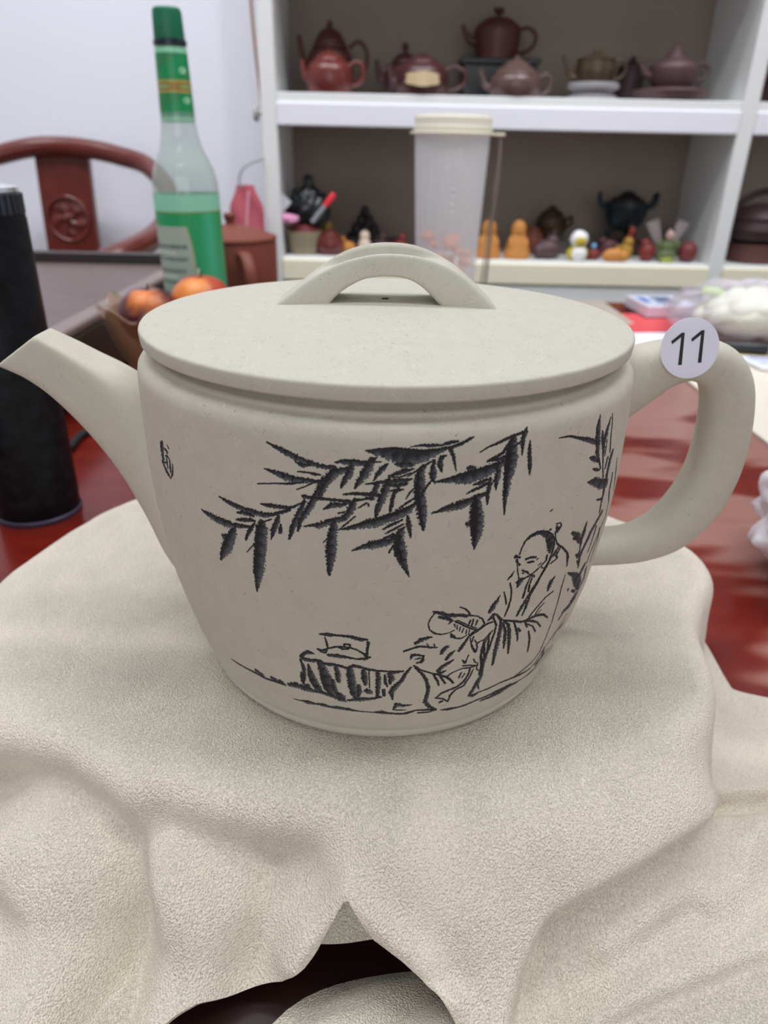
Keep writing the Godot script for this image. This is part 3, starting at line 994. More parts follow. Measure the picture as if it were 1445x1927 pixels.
func make_cloth() -> void:
	drape_table()
	# valleys (negative) and ridges along lines of the flat sheet, millimetres
	add_fold([Vector2(-120, 56), Vector2(-97, 58), Vector2(-79, 61), Vector2(-69, 68), Vector2(-62, 77), Vector2(-61, 88), Vector2(-64, 104), Vector2(-70, 120)], -8.5, 7.0)
	add_fold([Vector2(-96, 74), Vector2(-85, 86), Vector2(-82, 100), Vector2(-84, 120)], 6.0, 11.0)
	add_fold([Vector2(-50, 73), Vector2(-38, 78), Vector2(-26, 80), Vector2(-17, 82)], -6.0, 8.0)
	add_fold([Vector2(-25, 86), Vector2(-27, 94), Vector2(-31, 103), Vector2(-34, 112)], -4.0, 6.0)
	add_fold([Vector2(-50, 84), Vector2(-47, 96), Vector2(-46, 112)], 4.5, 9.0)
	add_fold([Vector2(-19, 100), Vector2(-12, 91), Vector2(-6, 84), Vector2(2, 91), Vector2(12, 98), Vector2(19, 108)], 5.0, 5.0)
	add_fold([Vector2(4, 78), Vector2(16, 88), Vector2(26, 100)], 3.5, 11.0)
	add_fold([Vector2(108, 61), Vector2(122, 58), Vector2(140, 52)], 12.0, 9.0)
	add_fold([Vector2(128, 62), Vector2(100, 74), Vector2(80, 84), Vector2(64, 94)], 4.0, 6.0)
	add_fold([Vector2(88, 82), Vector2(70, 93), Vector2(52, 104)], -3.0, 4.0)
	add_fold([Vector2(20, 62), Vector2(55, 60), Vector2(80, 50)], -1.2, 7.0)
	add_fold([Vector2(-70, 40), Vector2(-100, 10), Vector2(-110, -20)], 0.8, 8.0)
	add_step([Vector2(150, 34), Vector2(118, 46), Vector2(81, 65), Vector2(63, 76.5), Vector2(50, 84), Vector2(43, 88.5), Vector2(41, 93), Vector2(39, 99), Vector2(36, 107), Vector2(32, 118)], 3.2, 7.5, 2.2)
	add_step([Vector2(118, 84), Vector2(103, 89.5), Vector2(90, 95), Vector2(75, 101), Vector2(58, 108), Vector2(48, 118)], 3.0, 6.0, 1.8)
	var na := 330
	var nb := 150
	var wob := FastNoiseLite.new()
	wob.seed = 9
	wob.frequency = 22.0
	var front := []
	var back := []
	for i in nb + 1:
		front.append(PackedVector3Array())
		back.append(PackedVector3Array())
	for j in na + 1:
		var a := lerpf(-0.172, 0.165, float(j) / na)
		var reach := sqrt(maxf(0.0, 0.185 * 0.185 - (a + 0.005) * (a + 0.005)))
		var b0 := maxf(-0.165, -0.015 - reach)
		var b1 := minf(hem(a), -0.015 + reach)
		for i in nb + 1:
			# more rows in front of the pot
			var v := float(i) / nb
			var b := lerpf(b1, b0, v * v * 0.6 + v * 0.4)
			# on the right behind the corner the cloth ends where it meets the table
			var aa := a + 0.005
			var bb := b + 0.015
			var ss := sqrt(aa * aa + bb * bb)
			var most := lerpf(0.30, 0.158, smoothstep(84.0, 92.0, rad_to_deg(atan2(aa, bb))))
			var p := drape(a, b)
			if ss > most:
				p = drape(-0.005 + aa * most / ss, -0.015 + bb * most / ss)
			var e := 0.0006
			var nrm := (drape(a, b + e) - drape(a, b - e)).cross(drape(a + e, b) - drape(a - e, b)).normalized()
			var r := Vector2(a, b).length()
			var h := fold_height(a, b) + 0.0007 * wob.get_noise_2d(a, b) * smoothstep(0.052, 0.075, r)
			var q := p + nrm * h
			q.y = maxf(q.y, TABLE + 0.0022)
			front[i].append(q)
			back[i].append(q - nrm * 0.0012)
	var st := begin()
	grid(st, front, 0)
	grid(st, back, 1, true)
	grid(st, [back[0], front[0]], 2)
	grid(st, [front[nb], back[nb]], 3)
	var l0 := PackedVector3Array()
	var l1 := PackedVector3Array()
	var r0 := PackedVector3Array()
	var r1 := PackedVector3Array()
	for i in nb + 1:
		l0.append(front[i][0])
		l1.append(back[i][0])
		r0.append(front[i][na])
		r1.append(back[i][na])
	grid(st, [l0, l1], 4)
	grid(st, [r1, r0], 5)
	var cloth := put("cloth", done(st), M.cloth, self)
	tag(cloth, "pale beige suede cloth with deep folds, draped over the stand under the engraved teapot", "cloth")
	# the inner layer seen under the lifted hem
	st = begin()
	var rows := []
	for i in 13:
		var v := i / 12.0
		var row := PackedVector3Array()
		for j in 31:
			var u := j / 30.0
			var x := lerpf(-0.021, 0.016, u)
			var hump := 1.0 - pow((x + 0.003) / 0.022, 2.0)
			row.append(Vector3(x, lerpf(-0.0335, -0.017 + 0.005 * hump, v) + 0.0006 * sin(u * 9.0), lerpf(0.0775, 0.0655, v) + 0.0012 * sin(u * 7.0 + v * 3.0)))
		rows.append(row)
	grid(st, rows, 0)
	var under := []
	for row in rows:
		var r := PackedVector3Array()
		for p in row:
			r.append(p + Vector3(0, -0.0004, -0.0012))
		under.append(r)
	grid(st, under, 1, true)
	grid(st, [under[0], rows[0]], 2)
	put("inner_fold", done(st), M.cloth, cloth)
	# the layer lying on the table below the lifted hem
	st = begin()
	rows = []
	under = []
	for i in 15:
		var v := i / 14.0
		var row := PackedVector3Array()
		var r := PackedVector3Array()
		for j in 49:
			var f := TAU * (j % 48) / 48
			var k := 1.0 + 0.08 * sin(f * 3.0 + 1.0)
			var e := 1.0 - v
			var p := Vector3(0.006 + 0.030 * e * k * sin(f), TABLE + 0.0024 + 0.0075 * (1.0 - e * e) * (1.0 + 0.35 * sin(e * 9.0 * sin(f + 0.6) + 1.0)), 0.106 + 0.029 * e * k * cos(f))
			row.append(p)
			r.append(Vector3(p.x, p.y - 0.0012, p.z))
		rows.append(row)
		under.append(r)
	grid(st, rows, 0)
	grid(st, under, 1, true)
	grid(st, [under[0], rows[0]], 2)
	put("lower_fold", done(st), M.cloth, cloth)
	# the stand the cloth lies over
	var stand := thing("turntable", "low round wooden turntable hidden under the pale cloth", "stand", Vector3(-0.005, TABLE, -0.015))
	put("disc", lathed([Vector2(0, 0.026), Vector2(0.068, 0.026), Vector2(0.071, 0.028), Vector2(0.0715, 0.042), Vector2(0.070, 0.0437), Vector2(0, 0.0437)], 64), M.dark_wood, stand)
	put("base", lathed([Vector2(0, 0), Vector2(0.112, 0), Vector2(0.112, 0.0014), Vector2(0.050, 0.0016), Vector2(0.050, 0.006), Vector2(0.030, 0.010), Vector2(0.030, 0.026), Vector2(0, 0.026)], 48), M.dark_wood, stand)  # wide thin plate added as dark filling for the shaded gap under the hem

# ---------------------------------------------------------------- the setting
func make_room() -> void:
	struct("floor", Vector3(-2.2, FLOOR - 0.1, BACK - 0.1), Vector3(2.4, FLOOR, 2.5), M.floor, "grey tiled floor")
	struct("ceiling", Vector3(-2.2, CEIL, BACK - 0.1), Vector3(2.4, CEIL + 0.1, 2.5), M.ceiling, "white ceiling")
	struct("wall_back", Vector3(-2.2, FLOOR, BACK - 0.1), Vector3(2.4, CEIL, BACK), M.wall, "pale lavender-white painted wall behind the chair")
	struct("wall_left", Vector3(-2.3, FLOOR, BACK), Vector3(-2.2, CEIL, 2.5), M.wall_side, "pale painted side wall")
	struct("wall_right", Vector3(2.4, FLOOR, BACK), Vector3(2.5, CEIL, 2.5), M.wall_side, "pale painted side wall")
	struct("wall_front", Vector3(-2.2, FLOOR, 2.5), Vector3(2.4, CEIL, 2.6), M.wall_dim, "wall behind the viewer")

func make_lamp(x: float, z: float, w: float, l: float, e: float, c: Color, label: String) -> void:
	var t := thing("ceiling_lamp", label, "lamp", Vector3(x, CEIL, z), 0.0, "ceiling lamps")
	put("frame", boxed(Vector3(-w / 2 - 0.02, -0.03, -l / 2 - 0.02), Vector3(w / 2 + 0.02, 0, l / 2 + 0.02), 0.004), mat(rgb(225, 225, 225), 0.5), t)
	var g := mat(Color.WHITE, 0.5)
	g.emission_enabled = true
	g.emission = c
	g.emission_energy_multiplier = 1.5
	put("lamp_panel", boxed(Vector3(-w / 2, -0.034, -l / 2), Vector3(w / 2, -0.028, l / 2), 0.001), g, t)
	var a := AreaLight3D.new()
	a.name = "lamp_light"
	a.area_size = Vector2(w, l)
	a.light_energy = e
	a.light_color = c
	a.area_range = 8.0
	a.area_attenuation = 2.0
	a.shadow_enabled = true
	t.add_child(a)
	a.position = Vector3(0, -0.037, 0)
	a.rotation.x = -PI / 2

# a small ceiling spotlight aimed at the cabinet and the back wall
func make_spot(x: float, aim: Vector3, e: float, c: Color, label: String) -> void:
	var at := Vector3(x, CEIL - 0.10, -0.10)
	var t := thing("spotlight", label, "lamp", at, 0.0, "ceiling spotlights")
	var d := (aim - at).normalized()
	put("stem", lathed([Vector2(0, 0.100), Vector2(0.03, 0.100), Vector2(0.03, 0.090), Vector2(0.008, 0.088), Vector2(0.008, 0.0), Vector2(0, 0.0)], 20), mat(rgb(215, 215, 215), 0.4), t)
	var turn := Basis(Quaternion(Vector3.UP, -d))
	var can := put("housing", lathed([Vector2(0, 0.07), Vector2(0.026, 0.068), Vector2(0.030, 0.060), Vector2(0.034, -0.030), Vector2(0.031, -0.030), Vector2(0.028, 0.0), Vector2(0, 0.0)], 28), mat(rgb(215, 215, 215), 0.4), t)
	can.basis = turn
	var g := mat(Color.WHITE, 0.4)
	g.emission_enabled = true
	g.emission = c
	g.emission_energy_multiplier = 6.0
	var lens := put("lamp_lens", lathed([Vector2(0, -0.006), Vector2(0.0285, -0.006), Vector2(0.0285, 0.001), Vector2(0, 0.001)], 24), g, t)
	lens.basis = turn
	var s := SpotLight3D.new()
	s.name = "spot_light"
	s.light_energy = e
	s.light_color = c
	s.spot_range = 7.0
	s.spot_attenuation = 2.0
	s.spot_angle = 27.0
	s.spot_angle_attenuation = 0.6
	s.light_size = 0.028
	s.shadow_enabled = true
	t.add_child(s)
	s.position = d * 0.036
	s.basis = Basis.looking_at(d, Vector3.FORWARD if absf(d.y) > 0.95 else Vector3.UP)

# a glowing window added behind the viewer as front fill light
func make_fill_window(e: float, c: Color) -> void:
	var w := Node3D.new()
	w.name = "fill_window_1"
	w.set_meta("kind", "structure")
	w.set_meta("label", "window added in the wall behind the viewer as front fill light")
	add_child(w)
	w.position = Vector3(0.1, 0.55, 2.5)
	var fm := mat(rgb(210, 210, 210), 0.5)
	for s in [-1, 1]:
		put("frame", boxed(Vector3(s * 1.32 - 0.04, -0.94, -0.06), Vector3(s * 1.32 + 0.04, 0.94, 0), 0.004), fm, w)
		put("frame", boxed(Vector3(-1.28, s * 0.90 - 0.04, -0.06), Vector3(1.28, s * 0.90 + 0.04, 0), 0.004), fm, w)
	put("mullion", boxed(Vector3(-0.03, -0.86, -0.05), Vector3(0.03, 0.86, 0), 0.003), fm, w)
	var g := mat(Color.WHITE, 0.3)
	g.emission_enabled = true
	g.emission = c
	g.emission_energy_multiplier = 0.8
	for s in [-1, 1]:
		put("fill_pane", boxed(Vector3(s * 0.655 - 0.62, -0.86, -0.02), Vector3(s * 0.655 + 0.62, 0.86, -0.012), 0.001), g, w)
	var a := AreaLight3D.new()
	a.name = "fill_window_light"
	a.area_size = Vector2(2.5, 1.7)
	a.light_energy = e
	a.light_color = c
	a.area_range = 9.0
	a.area_attenuation = 2.0
	a.shadow_enabled = true
	w.add_child(a)
	a.position = Vector3(0, 0, -0.07)

func make_cabinet() -> void:
	var t := thing("display_cabinet", "white display cabinet with open shelves of clay teapots against the back wall", "cabinet")
	var f := -1.0
	var b := -1.175
	var uprights := [-0.189, 0.500, 1.19]
	for i in uprights.size():
		var x: float = uprights[i]
		put("upright", boxed(Vector3(x, FLOOR, b - 0.012), Vector3(x + 0.023, 0.80, f), 0.0015), M.cabinet, t)
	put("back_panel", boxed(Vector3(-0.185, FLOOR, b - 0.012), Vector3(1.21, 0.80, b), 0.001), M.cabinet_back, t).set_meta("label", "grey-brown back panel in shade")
	for k in 2:
		var x0: float = uprights[k] + 0.023
		var x1: float = uprights[k + 1]
		for y in [SHELF_A, 0.43, 0.66]:
			put("shelf", boxed(Vector3(x0, y - 0.016, b), Vector3(x1, y, f - 0.002), 0.001), M.cabinet, t)
			put("fascia", boxed(Vector3(x0, y - 0.042, f - 0.018), Vector3(x1, y - 0.0125, f + 0.002), 0.0015), M.cabinet_front, t)
		put("shelf", boxed(Vector3(x0, SHELF_B - 0.018, b), Vector3(x1, SHELF_B, f - 0.001), 0.001), M.cabinet, t)
		put("fascia", boxed(Vector3(x0, SHELF_B - 0.034, f - 0.018), Vector3(x1, SHELF_B - 0.003, f + 0.004), 0.0015), M.cabinet_cream, t).set_meta("label", "cream edging strip")
		put("door", boxed(Vector3(x0 + 0.002, FLOOR + 0.08, f - 0.02), Vector3(x1 - 0.002, SHELF_B - 0.036, f + 0.001), 0.002), M.cabinet, t)
	put("top", boxed(Vector3(-0.192, 0.80, b - 0.012), Vector3(1.216, 0.82, f + 0.004), 0.002), M.cabinet, t)
	var k := thing("wall_knob", "small round grey knob on the left side of the white cabinet", "knob", Vector3(-0.189, 0.172, -1.006))
	var st := begin()
	lathe(st, [Vector2(0, 0), Vector2(0.004, 0), Vector2(0.0042, 0.004), Vector2(0.0105, 0.005), Vector2(0.0118, 0.008), Vector2(0.0105, 0.0105), Vector2(0, 0.0115)], 24)
	var o := put("knob_body", done(st), mat(rgb(168, 170, 168), 0.5), k)
	o.rotation.z = PI / 2
	# the thin brown cable along the wall
	st = begin()
	tube(st, smooth([Vector3(-0.232, 0.62, -1.19), Vector3(-0.228, 0.45, -1.19), Vector3(-0.2262, 0.33, -1.19), Vector3(-0.2235, 0.27, -1.19), Vector3(-0.2195, 0.215, -1.19), Vector3(-0.216, 0.15, -1.19), Vector3(-0.214, 0.0, -1.19), Vector3(-0.214, -0.4, -1.19), Vector3(-0.214, FLOOR + 0.002, -1.19)], 6), 0.0022, Vector3.BACK, 8)
	tag(put("cable", done(st), mat(rgb(160, 104, 62), 0.6), self), "thin brown cable running down the wall beside the white cabinet", "cable")

func make_table() -> void:
	var t := thing("table", "glossy dark red lacquered table under the teapot and its cloth", "table")
	var top := put("tabletop", boxed(Vector3(-0.95, TABLE - 0.035, -0.79), Vector3(0.95, TABLE - 0.0004, 0.32), 0.004), M.lacquer_edge, t)
	var st := begin()
	var y := TABLE
	grid(st, [PackedVector3Array([Vector3(-0.946, y, 0.316), Vector3(0.946, y, 0.316)]), PackedVector3Array([Vector3(-0.946, y, -0.786), Vector3(0.946, y, -0.786)])], 0)
	grid(st, [PackedVector3Array([Vector3(-0.946, y - 0.0005, 0.316), Vector3(0.946, y - 0.0005, 0.316)]), PackedVector3Array([Vector3(-0.946, y, 0.316), Vector3(0.946, y, 0.316)])], 1)
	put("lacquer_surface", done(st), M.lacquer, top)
	put("apron", boxed(Vector3(-0.88, TABLE - 0.12, -0.73), Vector3(0.88, TABLE - 0.035, -0.71), 0.002), M.dark_wood, t)
	put("apron", boxed(Vector3(-0.88, TABLE - 0.12, 0.24), Vector3(0.88, TABLE - 0.035, 0.26), 0.002), M.dark_wood, t)
	for sx in [-1, 1]:
		for z in [-0.72, 0.25]:
			put("leg", boxed(Vector3(sx * 0.87 - 0.03, FLOOR, z - 0.03), Vector3(sx * 0.87 + 0.03, TABLE - 0.035, z + 0.03), 0.004), M.dark_wood, t)

func make_tray() -> void:
	var t := thing("tea_tray", "wide dark wooden tea tray with a raised rim on the left of the red table", "tray")
	var x0 := -0.66
	var x1 := -0.224
	var z0 := -0.685
	var z1 := -0.262
	put("deck", boxed(Vector3(x0, TABLE + 0.006, z0), Vector3(x1, 0.004, z1), 0.002), M.tray_side, t)
	put("top_panel", boxed(Vector3(x0 + 0.012, 0.0035, z0 + 0.012), Vector3(x1 - 0.020, 0.0062, z1 - 0.012), 0.0006), M.tray_top, t).set_meta("label", "mauve-brown satin top")
	put("rim", boxed(Vector3(x1 - 0.017, 0.004, z0), Vector3(x1, 0.0105, z1), 0.0015), M.tray_rim, t)
	put("rim", boxed(Vector3(x0, 0.004, z0), Vector3(x1 - 0.017, 0.018, z0 + 0.010), 0.0015), M.tray_dark, t)
	put("rim", boxed(Vector3(x0, 0.004, z1 - 0.010), Vector3(x1 - 0.017, 0.0105, z1), 0.0015), M.tray_rim, t)
	put("rim", boxed(Vector3(x0, 0.004, z0 + 0.010), Vector3(x0 + 0.010, 0.0105, z1 - 0.010), 0.0015), M.tray_rim, t)
	for x in [x0 + 0.04, x1 - 0.04]:
		for z in [z0 + 0.04, z1 - 0.04]:
			put("foot", boxed(Vector3(x - 0.015, TABLE, z - 0.015), Vector3(x + 0.015, TABLE + 0.007, z + 0.015), 0.001), M.tray_dark, t)

func make_chair() -> void:
	var t := thing("armchair", "dark red round-backed wooden armchair with a carved medallion, behind the tea tray", "armchair")
	var p := smooth([Vector3(-0.80, -0.01, -0.76), Vector3(-0.808, 0.01, -0.84), Vector3(-0.79, 0.045, -0.97), Vector3(-0.735, 0.08, -1.06), Vector3(-0.66, 0.102, -1.105), Vector3(-0.59, 0.1195, -1.12), Vector3(-0.538, 0.123, -1.125), Vector3(-0.487, 0.1195, -1.12), Vector3(-0.437, 0.1105, -1.11), Vector3(-0.390, 0.098, -1.09), Vector3(-0.345, 0.068, -1.03), Vector3(-0.318, 0.038, -0.93), Vector3(-0.315, 0.018, -0.84), Vector3(-0.332, 0.006, -0.77), Vector3(-0.352, -0.002, -0.745)], 6)
	var sz := []
	for i in p.size():
		sz.append(Vector2(0.0148, 0.0148))
	var st := begin()
	sweep(st, p, sz, Vector3.UP, 2.0, 20)
	put("crest_rail", done(st), M.redwood, t)
	# splat, gently bowed
	var rows := []
	var rb := []
	for i in 17:
		var y := lerpf(-0.30, 0.116, i / 16.0)
		var z := -1.128 + 0.014 * sin(PI * i / 16.0)
		var r := PackedVector3Array()
		var r2 := PackedVector3Array()
		for j in 9:
			var x := lerpf(-0.5845, -0.4965, j / 8.0)
			r.append(Vector3(x, y, z))
			r2.append(Vector3(x, y, z - 0.011))
		rows.append(r)
		rb.append(r2)
	st = begin()
	grid(st, rows, 0)
	grid(st, rb, 1, true)
	var e := [[], [], [], []]
	for i in 17:
		e[0].append(rows[i][0])
		e[1].append(rb[i][0])
		e[2].append(rows[i][8])
		e[3].append(rb[i][8])
	grid(st, [PackedVector3Array(e[0]), PackedVector3Array(e[1])], 2)
	grid(st, [PackedVector3Array(e[3]), PackedVector3Array(e[2])], 3)
	var splat := put("splat", done(st), M.redwood, t)
	# carved medallion
	st = begin()
	var c := Vector3(-0.541, 0.0135, -1.1165)
	var ring := []
	for j in 41:
		var f := TAU * j / 40
		ring.append(c + Vector3(0.0345 * sin(f), 0.0345 * cos(f), 0))
	tube(st, ring, 0.0034, Vector3.BACK, 8)
	put("medallion_ring", done(st), M.redwood, splat)
	st = begin()
	var nz := FastNoiseLite.new()
	nz.seed = 12
	nz.frequency = 60.0
	rows = []
	for i in 15:
		var r := 0.0325 * i / 14.0
		var row := PackedVector3Array()
		for j in 49:
			var f := TAU * (j % 48) / 48
			var x := r * sin(f)
			var y := r * cos(f)
			var pet := 0.5 + 0.5 * cos(f * 5.0 + r * 120.0)
			row.append(c + Vector3(x, y, -0.001 + 0.0038 * pet * smoothstep(0.0335, 0.02, r) + 0.0025 * smoothstep(0.010, 0.004, r) + 0.0016 * nz.get_noise_2d(x, y)))
		rows.append(row)
	grid(st, rows, 0, false)
	put("medallion", done(st), M.redwood, splat).set_meta("label", "round carved relief medallion")
	put("seat", boxed(Vector3(-0.80, -0.335, -1.14), Vector3(-0.31, -0.30, -0.815), 0.006), M.redwood, t)
	for x in [-0.785, -0.325]:
		for z in [-1.11, -0.835]:
			st = begin()
			var topy := 0.035 if z < -1.0 else -0.005
			tube(st, [Vector3(x, FLOOR, z), Vector3(x, -0.32, z), Vector3(x + (0.01 if x < -0.5 else -0.01), topy if z > -1.0 else 0.03, z + (0.06 if z < -1.0 else 0.0))], 0.014, Vector3.RIGHT, 12)
			put("leg", done(st), M.redwood, t)
	for z in [-1.11, -0.835]:
		put("stretcher", boxed(Vector3(-0.785, -0.70, z - 0.009), Vector3(-0.325, -0.675, z + 0.009), 0.002), M.redwood, t)

# ---------------------------------------------------------------- on the table
func make_jar() -> void:
	var t := thing("flask", "tall black mottled cylinder with a bright metal top, left edge of the table", "flask", Vector3(-0.1805, TABLE, -0.156))
	put("body", lathed([Vector2(0, 0), Vector2(0.0175, 0), Vector2(0.0192, 0.0008), Vector2(0.0200, 0.003), Vector2(0.0205, 0.012), Vector2(0.0205, 0.142), Vector2(0.0200, 0.145), Vector2(0, 0.145)], 48), M.black_mottled, t)
	put("foot_ring", lathed([Vector2(0.0185, 0), Vector2(0.0208, 0.0002), Vector2(0.0210, 0.0022), Vector2(0.0203, 0.0030)], 48), mat(rgb(70, 62, 80), 0.35, 0.3), t)
	# knurled collar
	var st := begin()
	for k in 40:
		var f := TAU * k / 40
		box(st, Vector3(-0.0012, 0.1445, 0.0185), Vector3(0.0012, 0.1530, 0.0205), 0.0004, Transform3D(Basis(Vector3.UP, f), Vector3.ZERO))
	lathe(st, [Vector2(0.0, 0.1445), Vector2(0.0194, 0.1445), Vector2(0.0194, 0.153), Vector2(0, 0.153)], 40)
	put("collar", done(st), mat(rgb(46, 52, 60), 0.35, 0.4), t)
	put("top_disc", lathed([Vector2(0.0, 0.1525), Vector2(0.0188, 0.1525), Vector2(0.0196, 0.1535), Vector2(0.0192, 0.1553), Vector2(0.0170, 0.1562), Vector2(0, 0.1560)], 48), mat(rgb(226, 228, 230), 0.22, 0.9), t).set_meta("label", "bright metal top")
	st = begin()
	tube(st, smooth([Vector3(-0.203, TABLE + 0.0026, -0.205), Vector3(-0.197, TABLE + 0.0028, -0.235), Vector3(-0.198, TABLE + 0.0026, -0.262), Vector3(-0.186, TABLE + 0.003, -0.285), Vector3(-0.165, TABLE + 0.0026, -0.292), Vector3(-0.12, TABLE + 0.0026, -0.30)], 6), 0.0026, Vector3.UP, 8)
	tag(put("cord", done(st), mat(rgb(22, 20, 22), 0.6), self), "short black cord lying on the red table behind the black cylinder", "cord")

func bottle_label(w: int, h: int) -> StandardMaterial3D:
	# printed wrap: green with a cream text panel and a garland of small flowers
	var im := Image.create(w, h, false, Image.FORMAT_RGB8)
	var rng := RandomNumberGenerator.new()
	rng.seed = 5
	for y in h:
		for x in w:
			var t := float(y) / h
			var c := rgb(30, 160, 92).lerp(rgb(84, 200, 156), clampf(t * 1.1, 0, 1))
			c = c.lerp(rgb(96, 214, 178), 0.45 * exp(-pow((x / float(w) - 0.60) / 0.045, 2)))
			im.set_pixel(x, y, c)
	im.fill_rect(Rect2i(0, 0, w, int(h * 0.055)), rgb(150, 222, 188))
	im.fill_rect(Rect2i(0, int(h * 0.055), w, 3), rgb(120, 150, 70))
	# cream panel with a curved right side, in the part of the wrap that faces the room
	var x0 := int(w * 0.27)
	for y in range(int(h * 0.10), h):
		var t := (y / float(h) - 0.10) / 0.90
		var edge := int(w * (0.470 + 0.055 * sqrt(clampf(t * 2.2 + 0.1, 0, 1)) + 0.008 * sin(t * 14.0)))
		for x in range(x0, edge):
			var c := rgb(176, 190, 172).lerp(rgb(150, 196, 172), t)
			if x > edge - 5:
				c = rgb(196, 176, 110)
			im.set_pixel(x, y, c)
	# lines of small print
	for k in 21:
		var y := int(h * (0.16 + 0.040 * k))
		var x := x0 + 12
		while x < w * 0.475 - (14 if k % 3 == 2 else 0):
			var l := rng.randi_range(3, 9)
			im.fill_rect(Rect2i(x, y, l, 8), rgb(96, 118, 112) if k != 0 else rgb(82, 104, 92))
			x += l + rng.randi_range(2, 4)
		if k % 2 == 0:
			im.fill_rect(Rect2i(x0 + 8, y + 13, int(w * 0.14), 4), rgb(214, 222, 205))
	for k in 70:
		var t := k / 70.0
		var y := int(h * (0.3 + 0.68 * t))
		var x := int(w * (0.500 + 0.020 * sin(t * 11.0))) + rng.randi_range(-10, 10)
		var s := rng.randi_range(3, 8)
		im.fill_rect(Rect2i(x, y, s, s), [rgb(226, 224, 196), rgb(196, 150, 104), rgb(60, 170, 90), rgb(236, 232, 214)][rng.randi_range(0, 3)])
	for y in range(-14, 15):
		for x in range(-14, 15):
			var d := sqrt(float(x * x + y * y))
			if d < 14:
				im.set_pixel(int(w * 0.520) + x, int(h * 0.25) + y, rgb(40, 130, 80) if d > 10 else rgb(190, 224, 196))
	var m := mat(Color.WHITE, 0.35)
	m.albedo_texture = ImageTexture.create_from_image(im)
	return m

func neck_label(w: int, h: int) -> StandardMaterial3D:
	var im := Image.create(w, h, false, Image.FORMAT_RGB8)
	for y in h:
		for x in w:
			var c := rgb(20, 146, 84)
			var k := absf(fmod(x / 70.0 + y / 60.0, 2.0) - 1.0)
			c = c.lerp(rgb(96, 112, 62), 0.35 * smoothstep(0.45, 0.8, k))
			var t := float(y) / h
			if t < 0.07 or t > 0.925:
				c = rgb(146, 218, 178)
			elif t > 0.43 and t < 0.60:
				c = rgb(150, 122, 52)
				if t < 0.455 or t > 0.575:
					c = rgb(186, 160, 80)
				elif absf(t - 0.515) < 0.028 and fmod(x, 64.0) > 14 and fmod(x, 64.0) < 50 and fmod(x, 9.0) > 3:
					c = rgb(120, 196, 130)
			im.set_pixel(x, y, c)
	for y in range(-11, 12):
		for x in range(-9, 10):
			for o in [Vector2i(int(w * 0.60), int(h * 0.30)), Vector2i(int(w * 0.61), int(h * 0.70))]:
				var d := sqrt(float(x * x + y * y))
				if d < 10 and (d > 6 or x > 0):
					im.set_pixel(o.x + x, o.y + y, rgb(176, 230, 184))
	var m := mat(Color.WHITE, 0.35)
	m.albedo_texture = ImageTexture.create_from_image(im)
	return m

func make_bottle() -> void:
	var t := thing("bottle", "tall green-capped glass toilet-water bottle with a printed green label", "bottle", Vector3(-0.1757, TABLE, -0.50))
	var g := glass(rgb(176, 206, 190), 0.30, 0.04)
	put("glass_body", lathed([Vector2(0, 0.0006), Vector2(0.0255, 0.0), Vector2(0.0275, 0.002), Vector2(0.0279, 0.006), Vector2(0.0277, 0.139), Vector2(0.0272, 0.146), Vector2(0.0252, 0.155), Vector2(0.0215, 0.163), Vector2(0.0176, 0.171), Vector2(0.0155, 0.180), Vector2(0.0144, 0.188), Vector2(0.0136, 0.205), Vector2(0.0121, 0.243), Vector2(0.0115, 0.247)], 56), g, t)
	put("liquid", lathed([Vector2(0, 0.004), Vector2(0.0250, 0.004), Vector2(0.0250, 0.130), Vector2(0.0235, 0.132), Vector2(0, 0.132)], 48), glass(rgb(190, 222, 200), 0.25, 0.06), t)
	var body := begin()
	lathe(body, [Vector2(0.02815, 0.010), Vector2(0.0282, 0.012), Vector2(0.0280, 0.136)], 72, Vector3.ZERO, -PI, PI, false, 1.0)
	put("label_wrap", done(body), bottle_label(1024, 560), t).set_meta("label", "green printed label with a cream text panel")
	var nk := begin()
	lathe(nk, [Vector2(0.0142, 0.190), Vector2(0.0126, 0.242)], 48, Vector3.ZERO, -PI, PI)
	put("neck_label", done(nk), neck_label(256, 220), t).set_meta("label", "green neck band with a gold stripe")
	put("ring", lathed([Vector2(0.0115, 0.2435), Vector2(0.0130, 0.2437), Vector2(0.0133, 0.2455), Vector2(0.0128, 0.2475), Vector2(0.0112, 0.2478)], 40), mat(rgb(24, 34, 44), 0.25), t)
	var st := begin()
	var rows := []
	for i in 7:
		var q: Vector2 = [Vector2(0.0116, 0.2478), Vector2(0.0118, 0.249), Vector2(0.0110, 0.2665), Vector2(0.0107, 0.2680), Vector2(0.0098, 0.2690), Vector2(0.006, 0.2694), Vector2(0.0, 0.2694)][i]
		var row := PackedVector3Array()
		for j in 97:
			var f := TAU * (j % 96) / 96
			var k := 1.0 + (0.022 * cos(f * 32) if i in [1, 2] else 0.0)
			row.append(Vector3(q.x * k * sin(f), q.y, q.x * k * cos(f)))
		rows.append(row)
	grid(st, rows, 0)
	put("cap", done(st), mat(rgb(10, 110, 74), 0.38), t).set_meta("label", "fluted dark green screw cap")
	t.rotation = Vector3(0, 0.25, 0.012)

